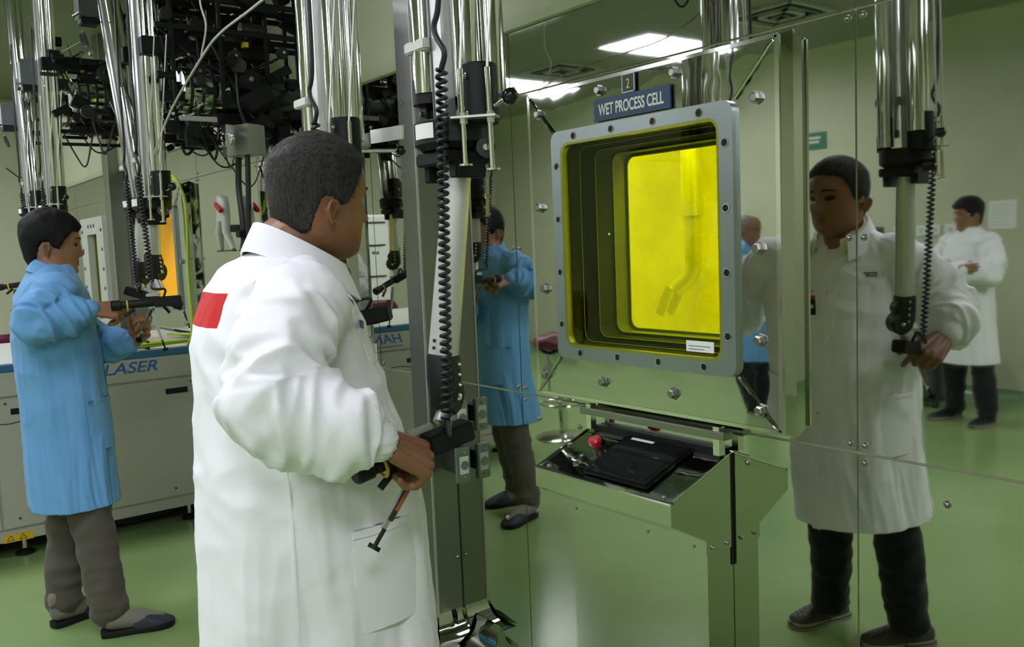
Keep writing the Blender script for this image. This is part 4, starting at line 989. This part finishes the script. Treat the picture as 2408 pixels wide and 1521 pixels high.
        for k in range(16 if big else 8):     # drooping cables
            p0 = S(rnd.uniform(-.1, .1), y0+rnd.uniform(-.02, .25), rnd.uniform(-.1, .3)); p1 = S(rnd.uniform(-.12, .12), y0+rnd.uniform(.3, .72), rnd.uniform(-.1, .3))
            if k > 12: p1 = p0+V((rnd.uniform(-.4, -.15), rnd.uniform(-.05, .2), rnd.uniform(-.05, .12)))
            m_ = p0.lerp(p1, .5)+V((rnd.uniform(-.06, .06), rnd.uniform(-.06, .06), -rnd.uniform(.12, .34)))
            B().tube(bez([p0, p0.lerp(m_, .6)+V((0, 0, -.03)), m_, p1.lerp(m_, .5)+V((0, 0, -.02)), p1], 6), rnd.uniform(.003, .006), 6).obj('cable', 'rubber', t)
        for k in range(4):
            B().box(S(rnd.uniform(-.11, .11), y0+rnd.uniform(0, .5), rnd.uniform(-.12, .25))+V((0, 0, 0)), (.03, .02, .02)).obj('bright_fitting', rnd.choice(('alu', 'alu', 'yellow_label')), t)
        B().bx(S(0, 0, 0).x-.006, S(0, 0, 0).x+.006, y0+.05, y0+.6, zs-.21, zs-.19).obj('toothed_bar', 'black', t)
    if box:
        c = ax(zs+box, -.10, -.06); B().box(c, (.10, .08, .14), Matrix.Rotation(-.15, 3, 'Z'), .004).obj('motor_box', 'grey_box', t, ang=.5)
        B().box(c+V((-.052, -.006, 0)), (.004, .078, .135), Matrix.Rotation(-.15, 3, 'Z')).obj('box_side', 'light_grey', t)
        B().box(c+V((0, .0, -.085)), (.08, .08, .03), None, .004).obj('box_foot', 'black', t, ang=.5)
        B().cyl(c+V((-.02, -.06, -.06)), c+V((.16, -.07, -.085)), .006, n=8).obj('cross_shaft', 'chrome', t)
        for k in range(3): B().tube([c+V((-.05+.02*k, -.02, -.12))+V((math.sin(a)*.03, math.cos(a)*.01, -.04-math.cos(a)*.035)) for a in [PI*2*i/12 for i in range(13)]], .003, 6).obj('cable', 'rubber', t)
    return t
manipulator('nearest manipulator, held in the right hand of the white-coated man', (-1.45, -.83), 1.70, (-.02, 0), (-1.446, -.826, 1.612), (-1.470, -.862, 1.262), (-1.474, -.861, 1.180),
            (-1.466, -.880, 1.098), (-.01, -1, -.18), (-1.470, -1.040, .913), zs=2.62)
manipulator('manipulator half hidden behind the white-coated man, in his left hand', (-2.10, -.78), 1.69, (-.0, 0), (-2.10, -.78, 1.60), (-2.115, -.775, 1.47), (-2.12, -.77, 1.405),
            (-2.015, -.745, 1.305), (-.60, -.62, -.15), (-2.10, -.86, 1.13), zs=2.62, ball=False, bw=.9)
manipulator('manipulator worked by the man in the blue coat', (-3.69, -.78), 1.70, (.04, 0), (-3.69, -.785, 1.60), (-3.70, -.79, 1.487), (-3.705, -.785, 1.42),
            (-3.690, -.765, 1.300), (-.22, -1, -.03), (-3.82, -.84, 1.14), zs=2.14, box=.0, bw=.62)
manipulator('manipulator with slanting twin tubes leaning toward the dark column, tool hanging idle', (-4.296, -.664), 1.729, (-.18, -.04), (-4.30, -.665, 1.64), (-4.325, -.675, 1.46), (-4.335, -.68, 1.39),
            (-4.33, -.69, 1.31), (.25, .9, -.35), (-4.30, -.60, 1.04), zs=2.25, box=.42, bw=.7)
manipulator('manipulator with upright bright tubes rising behind the head of the blue-coated man', (-5.56, -.80), 1.78, (.09, 0), (-5.56, -.80, 1.68), (-5.57, -.80, 1.50), (-5.57, -.80, 1.42),
            (-5.56, -.84, 1.33), (0, -1, -.1), (-5.60, -.95, 1.16), zs=2.40, box=.12, shoulder='light', bw=.7)
manipulator('leftmost manipulator, slanting out of the top left corner of the view', (-6.23, -.80), 1.80, (-.08, 0), (-6.23, -.80, 1.70), (-6.22, -.80, 1.52), (-6.22, -.80, 1.44),
            (-6.21, -.84, 1.35), (0, -1, -.1), (-6.25, -.95, 1.18), zs=2.42, box=-.02, shoulder='light', bw=.6)
# loose rods, plates and hoses hung between the arms
t = thing('bent_tube', 'long thin pale tube arching from the blue man\'s manipulator to the next one', 'tube', (-3.05, -.75, 2.15))
B().tube(bez([(-1.95, -.72, 2.36), (-2.287, -.75, 2.23), (-2.589, -.75, 2.205), (-2.882, -.75, 2.19), (-3.074, -.75, 2.150), (-3.469, -.75, 2.02), (-3.66, -.78, 1.85)], 8), .004, 8).obj('tube', 'cable_white', t)
B().tube(bez([(-3.04, -.75, 2.50), (-3.056, -.75, 2.334), (-3.015, -.75, 2.24), (-3.080, -.75, 2.155)], 8), .0035, 8).obj('branch', 'cable_white', t)
t = thing('tag_plate', 'white tag plate on a rod with a black ball knob left of the steel column', 'plate', (-2.12, -.6, 1.78))
B().prism([(-2.20, -.6, 1.803), (-2.028, -.6, 1.795), (-2.031, -.6, 1.760), (-2.199, -.6, 1.766)], (0, .006, 0)).obj('plate', 'white', t)
B().cyl((-2.26, -.62, 1.752), (-2.045, -.6, 1.731), .0052, n=12).obj('rod', 'chrome', t); B().sph((-2.040, -.6, 1.731), .0135, 16, 10).obj('ball_knob', 'black_gloss', t)
B().box((-2.24, -.62, 1.775), (.07, .05, .04), None, .004).obj('clamp', 'frame_steel', t)
t = thing('sensor_box', 'square stainless box with a round dial on two black hoses', 'instrument', (-3.53, -.45, 1.93))
rz = Matrix.Rotation(.45, 3, 'Z')
B().box((-3.53, -.45, 1.93), (.145, .095, .12), rz, .003).obj('case', 'brushed', t, ang=.5)
B().box((-3.545, -.475, 1.93), (.004, .102, .126), rz).obj('lid_flange', 'alu', t)
p = V((-3.53, -.45, 1.935))+rz @ V((-.073, 0, 0)); n_ = rz @ V((-1, 0, 0)); p2 = V((-3.53, -.45, 1.935))+rz @ V((-.04, -.048, 0)); 
B().prof(p2, p2+rz @ V((0, -.01, 0)), [(0, .030), (.8, .030), (1, .026)], 24).obj('dial', 'chrome', t); B().prof(p, p+n_*.012, [(0, .036), (.8, .036), (1, .03)], 24).obj('dial', 'dark_steel', t)
for pts, r in (([(-3.60, -.45, 1.87), (-3.62, -.45, 1.75), (-3.60, -.45, 1.60), (-3.61, -.45, 1.40)], .013), ([(-3.50, -.45, 1.87), (-3.52, -.45, 1.70), (-3.54, -.45, 1.56), (-3.52, -.45, 1.40)], .011), ([(-3.50, -.45, 1.99), (-3.56, -.45, 2.10), (-3.55, -.45, 2.3)], .008)):
    B().tube(bez(pts, 6), r, 10).obj('hose', 'rubber', t)
B().box((-3.60, -.45, 1.56), (.05, .05, .03), None, .004).obj('hose_clamp', 'black', t)
t = thing('tool_bracket', 'grey A-shaped tool bracket with a red tab on the mirror wall', 'bracket', (-4.87, -.08, 1.65))
for s in (-1, 1):
    B().tube([V((-4.90+s*.03, -.07, 1.70)), V((-4.90+s*.055, -.08, 1.60)), V((-4.90+s*.095, -.06, 1.505))], [.026, .022, .014], 10).obj('arm', 'light_grey', t)
B().rings([[V((-4.90+r*math.cos(a), -.07+.03*math.sin(a), z)) for a in [2*PI*k/16 for k in range(16)]] for z, r in ((1.66, .06), (1.70, .066), (1.75, .062), (1.785, .042), (1.80, .015))]).obj('head', 'light_grey', t, ang=1.)
B().box((-4.87, -.105, 1.735), (.085, .02, .022), Matrix.Rotation(.5, 3, 'Y')).obj('red_tab', 'red', t)
B().bx(-5.03, -4.77, -.075, -.055, 1.493, 1.502).obj('rail', 'dark_steel', t); B().bx(-4.93, -4.87, -.05, -.003, 1.60, 1.64).obj('wall_mount', 'dark_steel', t)
# hoses over the long machine
t = thing('cable_loop', 'yellow-green cable hanging in a tall arch beside the orange window', 'cable', (-4.75, -.35, 1.8))
rn = random.Random(5)
for k in range(3):
    o = .012*k; B().tube(bez([(-5.05-o, -.33, 1.70), (-4.98-o, -.35, 1.835+o), (-4.85, -.35, 1.88+o), (-4.72, -.35, 1.84), (-4.66+o, -.35, 1.69), (-4.69+o*.6, -.35, 1.39), (-4.70+o, -.35, 1.10), (-4.80, -.35, 1.0)], 8), .006, 6).obj('strand', 'cable_yg', t)
t = thing('hose_bundle', 'bundle of yellow-green hoses lying on top of the long machine', 'hose', (-5.3, -.6, .99))
for k in range(10):
    y = -.62-.012*(k % 5); z = .995+.011*(k//5)+.004*rn.random(); e = .03*k
    B().tube(bez([(-5.30, -1.10+e*.3, z), (-5.12, -.95, z), (-5.02+.006*(k % 4), -.66-e*.4, z+.012*math.sin(k)), (-5.0+.010*(k % 4), -.30, z+.008), (-5.05, -.06-.0*e, z+.02), (-5.22, -.03, z), (-5.55, -.1-e*.5, z)], 6), .0055, 6).obj('hose', 'cable_yg', t)
for y in (-.25, -.5): B().bx(-5.04, -4.975, y-.006, y+.006, .984, 1.030).obj('tie', 'black', t)
t = thing('ceiling_cable', 'thin dark cable stretched high across the far left corner', 'cable', (-9.9, -.3, 2.31))
B().tube([(-10.49, -.32, 2.45), (-9.95, -.3, 2.315), (-9.4, -.05, 2.24)], .006, 6).obj('strand', 'rubber', t)

# ------------------------------------------------------------------ long laser machine
def machine():
    x0, x1, y0, y1, z0, z1 = -6.30, -4.95, -1.98, -.04, .10, .98
    t = thing('laser_machine', 'long grey-beige machine cabinet with blue top edge and blue lettering', 'machine', ((x0+x1)/2, (y0+y1)/2, 0))
    B().bx(x0, x1-.012, y0, y1, z0, z1-.035).obj('body', 'grey_machine', t, smooth=False)
    B().bx(x0-.01, x1+.006, y0-.01, y1+.01, z1-.035, z1, .004).obj('blue_top_edge', 'blue_trim', t, ang=.5)
    B().bx(x0+.02, x1-.03, y0+.02, y1-.02, z1, z1+.004).obj('top_plate', 'light_grey', t)
    B().bx(x1-.012, x1, y0, y1, .825, z1-.036, .002).obj('upper_panel', 'grey_machine', t, ang=.5)
    for a, c in ((y0, -1.262), (-1.252, y1)):
        B().bx(x1-.012, x1, a, c, .165, .815, .003).obj('door_panel', 'grey_machine', t, ang=.5)
    B().bx(x1-.012, x1-.002, y0, y1, z0, .155, .003).obj('plinth', 'grey_machine', t, ang=.5)
    for y, hh in ((-.378, .118), (-1.13, .10), (-1.45, .118)):
        B().bx(x1-.003, x1+.004, y-hh/2, y+hh/2, .733, .763, .002).obj('door_handle', 'black', t)
    for y, z in ((-.30, .79), (-1.2, .79), (-.42, .21), (-1.18, .21)): screw(t, (x1, y, z), (1, 0, 0), .005, 'dark_steel')
    text("HAN'S LASER", .082, 'blue_letter', t, (x1+.0008, -1.062, .872), RX, sx=1.24, shear=.25, bold=.0012)
    text('www.hanslaser.com', .026, 'small_letter', t, (x1+.0006, -1.06, .843), RX, sx=1.0)
    B().bx(x1-.002, x1+.0005, -1.262, -1.128, .098, .138).obj('warning_label', 'yellow_label', t)
    for k in range(2):
        y = -1.23+.055*k; b = B()
        tri_ = [(y-.016, .106), (y+.016, .106), (y, .132)]
        for i in range(3):
            a, c = tri_[i], tri_[(i+1) % 3]; b.cyl((x1+.0008, a[0], a[1]), (x1+.0008, c[0], c[1]), .0014, n=6)
        b.obj('warning_sign', 'black', t)
    B().bx(x1-.0, x1+.0006, -1.31, -1.275, .725, .745).obj('door_label', 'yellow_label', t)
    for y in (-.33, -1.16, -1.85):
        for x in (x1-.10, x0+.10):
            f = B().prof((x, y, .0), (x, y, .10), [(0, .045), (.12, .045), (.22, .030), (.25, .012), (1, .012)], 18).obj('foot', 'black', t, ang=.5); B().cyl((x, y, .03), (x, y, .11), .013, n=12).obj('foot_bolt', 'chrome', t)
    B().bx(x0+.1, x1-.20, y0+.1, y1-.1, .045, .10).obj('underframe', 'black', t)
    for k in range(3): B().tube(bez([(x1-.25, -.2-.1*k, .05), (x1-.22+.03*k, -.6, .012+.02*k), (x1-.3, -1.0, .03), (x1-.25, -1.4, .05)], 6), .01, 6).obj('under_cable', 'rubber', t)
    for k, y in enumerate((-1.40, -1.52)): B().prof((x1-.06, y, z1+.004), (x1-.06, y, z1+.03), [(0, .02), (.5, .02), (.6, .026), (1, .02)], 16).obj('push_button', 'red' if k == 0 else 'black', t)
    b = B(); b.tube(bez([(x1+.001, -1.28, .70), (x1+.003, -1.18, .69), (x1+.003, -1.05, .715), (x1+.003, -.93, .71)], 5), .002, 5).obj('loose_wire', 'black', t)
machine()

# ------------------------------------------------------------------ stools, cabinet and rear wall things (seen in the mirror)
def stool(label, x, y, rz, seat=.72, back=True):
    t = thing('lab_stool', label, 'stool', (x, y, 0), rz, 'maroon laboratory stools', local=True)
    B().prof((0, 0, 0), (0, 0, .035), [(0, .21), (.25, .215), (.5, .19), (1, .05)], 40).obj('base_disc', 'chrome', t, ang=.5)
    B().prof((0, 0, .03), (0, 0, seat-.06), [(0, .034), (.45, .034), (.46, .025), (1, .025)], 20).obj('column', 'chrome', t, ang=.5)
    B().tube([(.17*math.cos(a), .17*math.sin(a), .26) for a in [2*PI*k/28 for k in range(28)]], .010, 8, closed=True).obj('foot_ring', 'chrome', t)
    for k in range(3): B().cyl((0, 0, .26), (.17*math.cos(k*2.1), .17*math.sin(k*2.1), .26), .008, n=8).obj('ring_spoke', 'chrome', t)
    R_ = []
    for zf, sc_ in ((-.035, .7), (-.03, .92), (0, 1.), (.03, .96), (.045, .8), (.048, .3)):
        R_.append([V((.215*sc_*math.copysign(abs(math.cos(a))**.7, math.cos(a)), .205*sc_*math.copysign(abs(math.sin(a))**.7, math.sin(a)), seat+zf+.012*math.cos(a*2)*sc_)) for a in [2*PI*k/32 for k in range(32)]])
    B().rings(R_).obj('seat', 'maroon', t, ang=None)
    B().box((0, 0, seat-.05), (.20, .16, .02), None, .004).obj('seat_plate', 'black', t)
    if back:
        B().tube(bez([(0, -.10, seat-.05), (0, -.25, seat-.02), (0, -.27, seat+.12), (0, -.25, seat+.22)], 6), .014, 8).obj('back_stem', 'black', t)
        R_ = []
        for i in range(9):
            u = -1+2*i/8; zz = seat+.24+u*.14; ww = .20*(1-abs(u)**4*.25)
            R_.append([V((ww*(-1+2*k/8), -.235-.03*(1-(-1+2*k/8)**2)-.02, zz)) for k in range(9)]+[V((ww*(1-2*k/8), -.200-.03*(1-(1-2*k/8)**2)-.0, zz)) for k in range(9)])
        B().rings(R_).obj('backrest', 'maroon', t, ang=None)
    return t
stool('maroon stool on a chrome disc base, reflected between the blue coat and the window', -5.05, -2.47, .5)
stool('maroon stool whose backrest shows over the machine in the mirror', -7.0, -2.05, -1.3, .62)
stool('maroon stool at the far left, only its backrest above the machine top', -6.78, -.97, PI/2, .64)
t = thing('standing_cabinet', 'pale upright air unit with dark slots, mirrored beside the old man\'s chin', 'cabinet', (-9.1, -3.0, 0))
B().bx(-9.35, -8.85, -3.2, -2.85, .0, 1.85, .02).obj('body', 'white', t, ang=.5)
for z in (1.15, 1.5, 1.75, .55): B().bx(-8.852, -8.846, -3.15, -2.9, z, z+.02).obj('slot', 'black', t)
t = thing('exit_sign', 'small green sign high on the rear wall, mirrored left of the man', 'sign', (-5.16, YR, 2.33))
B().bx(-5.34, -5.04, YR+.001, YR+.012, 2.26, 2.42).obj('plate', 'green_sign', t)
for z, a in ((2.355, .10), (2.315, .085)): B().bx(-5.20-a, -5.20+a, YR+.012, YR+.0135, z, z+.022).obj('line', 'sign_white', t)
B().prism([(-5.33, YR+.012, 2.34), (-5.31, YR+.012, 2.375), (-5.31, YR+.012, 2.30)], (0, .0015, 0)).obj('arrow', 'sign_white', t)
for k, x in enumerate((-4.50, -4.30, -4.10, -3.97, -3.84, -3.70)):
    t = thing('wall_switch', ('dark wall switch, first of the row on the rear wall', 'first pale wall switch beside the dark one', 'second pale wall switch from the dark one', 'middle wall switch of the pale ones in the row', 'pale wall switch second nearest the paper notice', 'pale wall switch nearest the paper notice')[k], 'switch', (x, YR, 1.44), 0, 'switches in a row on the rear wall')
    B().bx(x-.045, x+.045, YR+.001, YR+.012, 1.395, 1.485, .002).obj('plate', 'white' if k else 'grey_box', t); B().bx(x-.018, x+.018, YR+.012, YR+.016, 1.42, 1.46).obj('rocker', 'light_grey' if k else 'black', t)
t = thing('wall_notice', 'white paper notice on the rear wall beside the man with glasses', 'paper', (-3.1, YR, 1.55))
B().bx(-3.52, -3.29, YR+.001, YR+.004, 1.43, 1.66).obj('sheet', 'white', t)
for k in range(7): B().bx(-3.49, -3.33-.02*(k % 3), YR+.004, YR+.005, 1.46+.026*k, 1.466+.026*k).obj('print_line', 'light_grey', t)
t = thing('wall_panel', 'dark steel control panel on the rear wall behind the grey-haired man', 'panel', (-5.97, YR, 1.42))
B().bx(-6.15, -5.80, YR+.001, YR+.10, 1.22, 1.56, .006).obj('case', 'dark_steel', t, ang=.5); B().bx(-6.08, -5.87, YR+.10, YR+.104, 1.30, 1.50).obj('window', 'screen', t)
t = thing('floor_unit', 'low dark grey wheeled unit on the floor by the man with crossed arms', 'unit', (-3.72, -5.35, 0))
B().bx(-3.95, -3.55, -5.55, -5.15, .04, .62, .05).obj('body', 'grey_box', t, ang=.6); B().bx(-3.90, -3.60, -5.15, -5.14, .35, .55).obj('vent', 'black', t)
for x in (-3.9, -3.6):
    for y in (-5.5, -5.2): B().cyl((x-.015, y, .025), (x+.015, y, .025), .025, n=14).obj('wheel', 'rubber', t)
# slave arm inside the main cell
t = thing('slave_arm', 'blurred steel arm hanging inside the yellow cell behind the glass', 'manipulator', (-2.2, .7, 1.6))
B().cyl((-2.19, .70, 2.19), (-2.19, .70, 1.55), .04, n=18).obj('upper_tube', 'alu', t); B().tube(bez([(-2.19, .70, 1.57), (-2.19, .70, 1.42), (-2.20, .70, 1.34), (-2.26, .68, 1.28)], 6), .03, 12).obj('lower_arm', 'alu', t)
for s in (-1, 1): B().box((-2.29, .68+s*.03, 1.24), (.03, .015, .12), Matrix.Rotation(.5, 3, 'Y')).obj('jaw', 'alu', t)

# ------------------------------------------------------------------ the other people
Lb = [(.500, -3.914, -1.107, .190, .162), (.6, -3.933, -1.109, .186, .160), (.8, -3.975, -1.103, .184, .160), (1.0, -3.990, -1.110, .183, .159), (1.2, -3.978, -1.119, .174, .151), (1.33, -3.985, -1.118, .175, .130),
      (1.39, -3.990, -1.115, .160, .105), (1.43, -4.000, -1.110, .105, .080), (1.46, -4.010, -1.105, .062, .062)]
aR = [(-3.845, -1.125, 1.355), (-3.785, -1.185, 1.295), (-3.765, -1.205, 1.255), (-3.757, -1.11, 1.266), (-3.748, -1.03, 1.284)]
aL = [(-4.130, -1.10, 1.355), (-4.14, -1.06, 1.25), (-4.10, -1.00, 1.155), (-4.00, -.90, 1.12), (-3.895, -.855, 1.125)]
gR = dict(wrist=(-3.746, -1.020, 1.286), fwd=(0, 1, -.12), back=(.75, 0, .65), side=(-.3, .3, .8), curls=[(.5, .6, .4), (.9, 1.0, .7), (1.0, 1.1, .8), (1.1, 1.1, .8)], thumb=(.35, .55), sc_=1.08)
gL = dict(wrist=(-3.88, -.85, 1.130), fwd=(.45, .55, .65), back=(-.5, .7, -.2), side=(.3, -.2, 1), curls=[(.9, .9, .6), (1.0, 1.0, .7), (1.1, 1.0, .7), (1.2, 1.0, .7)], thumb=(.5, .5))
pB, coatB, bodyB, RB, cB = person('person', 'young man in a long light blue coat working a manipulator at left', (-3.95, -1.1, 0), (-4.040, -1.088, 1.548), (math.radians(-6), math.radians(-4), 0),
    Lb, [aR, aL], [[.078, .078, .078, .064, .036], [.078, .078, .074, .060, .036]], [gR, gL], 'skin_young', 'full', 'hair_black', 'blue_coat', 'trouser_grey',
    [(-3.93, -1.10, .80), (-4.00, -1.11, .80)], [(-3.815, -1.075, .46), (-3.97, -1.13, .46)], [(-3.70, -1.06, .10), (-3.945, -1.18, .10)],
    [((-3.69, -1.10), (-3.62, -.83)), ((-3.915, -1.235), (-3.985, -1.02))], ('slipper', 'shoe_navy'), (-4.015, -1.10, 1.44), vox=.0042, hs=1.10, hair_t=.017, seed=11, wf=1.0, sock='sock', cvox=.0062, eardz=.012)
collar(coatB, (-4.012, -1.105), .060, 'blue_coat', 1.490, 1.405, .045, .034)
collar(coatB, (-4.012, -1.100), .050, mat('teal_shirt', (.02, .20, .22), .7), 1.485, 1.42, .028, .016, 'shirt_collar', 158)
patch(Lb, -3.998, -3.972, .50, 1.36, .006, .004, nz__=26).obj('placket', 'blue_coat', coatB)
buttons(coatB, Lb, -3.985, (1.2, 1.05, .90, .75), 'blue_trim')
for x0_ in (-3.90, -4.13): pocket(coatB, Lb, x0_, x0_+.11, .72, .92, 'blue_coat')
pocket(coatB, Lb, -4.12, -4.03, 1.16, 1.28, 'blue_coat')

def simple_levels(h, w_=1.): return [(h*.27, 0, 0, .215*w_, .165*w_), (h*.40, 0, 0, .20*w_, .15*w_), (h*.54, 0, 0, .19*w_, .14*w_), (h*.65, 0, .0, .175*w_, .13*w_), (h*.76, 0, 0, .185*w_, .12*w_), (h*.815, 0, -.005, .165*w_, .095*w_), (h*.845, 0, -.005, .10*w_, .075*w_), (h*.865, 0, 0, .06, .06)]
def glasses(parent, R, c, hs, m='chrome'):
    b = B(); T = lambda x, y, z: c+R @ (V((x, y, z))*hs)
    for s in (-1, 1):
        b.tube([T(s*.032+.021*math.cos(a), .094-.006*abs(math.cos(a)), .000+.014*math.sin(a)) for a in [2*PI*k/16 for k in range(16)]], .0016, 5, closed=True)
        b.tube([T(s*.053, .088, .004), T(s*.076, .06, .006), T(s*.078, .0, .004)], .0014, 5)
    b.tube([T(-.011, .099, .003), T(0, .101, .005), T(.011, .099, .003)], .0014, 5); b.obj('glasses', m, parent)
h = 1.68; LvF = simple_levels(h)
pF, coatF, bodyF, RF, cF = person('person', 'man with glasses in a white coat, arms crossed, mirrored at far right', (-3.19, -4.88, 0), (0, .02, 1.548), (math.radians(22), math.radians(-3), 0),
    LvF, [[(.175, 0, 1.34), (.235, .03, 1.20), (.245, .07, 1.11), (.12, .17, 1.13), (.02, .185, 1.16)], [(-.175, 0, 1.34), (-.235, .03, 1.20), (-.24, .07, 1.10), (-.10, .19, 1.12), (.05, .215, 1.15)]],
    [[.075, .072, .070, .060, .045], [.075, .072, .070, .058, .040]], [dict(wrist=(.06, .22, 1.15), fwd=(1, -.05, .12), back=(.1, .9, .2), side=(0, .2, 1), curls=[(.25, .3, .3)]*4, thumb=(.5, .4)), dict(wrist=(.0, .17, 1.16), fwd=(-1, .0, 0), back=(0, 1, 0), side=(0, .2, 1), curls=[(.4, .4, .3)]*4, thumb=(.4, .4))],
    'skin_young', 'full', 'hair_black', 'white_coat', 'trouser_dark', [(.09, 0, .84), (-.09, 0, .84)], [(.12, .01, .46), (-.10, .02, .46)], [(.165, 0, .09), (-.11, .0, .09)],
    [((.165, -.07), (.19, .19)), ((-.11, -.07), (-.17, .19))], ('clog', 'black'), (0, 0, 1.44), vox=.006, cvox=.009, local=True, rotz=math.radians(14), lod=.7, hair_t=.020, seed=21)
glasses(bodyF, RF, cF, 1.)
collar(coatF, (0, .0), .060, 'white_coat', 1.475, 1.375, .045, .034)
b = B().prism([surf(LvF, x, z, 1, .004) for x, z in ((-.045, 1.42), (.045, 1.42), (.03, 1.33), (0, 1.24))], (0, .004, 0)).obj('shirt_front', 'cream_shirt', coatF)
patch(LvF, -.012, .012, .46, 1.24, .006, .004, nz__=24).obj('placket', 'white_coat', coatF)
pocket(coatF, LvF, .05, .14, .72, .92, 'white_coat'); pocket(coatF, LvF, -.14, -.05, .72, .92, 'white_coat'); pocket(coatF, LvF, .05, .12, 1.2, 1.32, 'white_coat')
h = 1.65; LvG = simple_levels(h, .98)
pG, coatG, bodyG, RG, cG = person('person', 'grey-haired balding man in blue coat with glasses, back partly turned, mirrored beside the window', (-4.62, -4.30, 0), (0, .045, 1.52), (math.radians(4), math.radians(-10), 0),
    LvG, [[(.17, 0, 1.32), (.215, .0, 1.16), (.22, .02, 1.04), (.19, .11, .96), (.15, .17, .92)], [(-.17, 0, 1.32), (-.215, .0, 1.16), (-.22, .02, 1.04), (-.19, .11, .96), (-.15, .17, .92)]],
    [[.07, .066, .064, .055, .04], [.07, .066, .064, .055, .04]], [dict(wrist=(s_*.15, .17, .92), fwd=(-s_*.3, .5, -.5), back=(s_*.8, .2, .2), side=(0, .3, 1), curls=[(.4, .5, .3)]*4, thumb=(.4, .4)) for s_ in (1, -1)],
    'skin_young', 'bald', 'hair_white', 'blue_coat', 'trouser_dark', [(.09, 0, .82), (-.09, 0, .82)], [(.10, .01, .45), (-.10, .02, .45)], [(.10, 0, .09), (-.11, .0, .09)],
    [((.10, -.07), (.13, .19)), ((-.11, -.07), (-.14, .19))], ('clog', 'black'), (0, 0, 1.415), vox=.006, cvox=.009, local=True, rotz=math.radians(-100), lod=.7, hair_t=.005, seed=31)
glasses(bodyG, RG, cG, 1., 'black')
collar(coatG, (0, .0), .060, 'blue_coat', 1.455, 1.36, .045, .034)
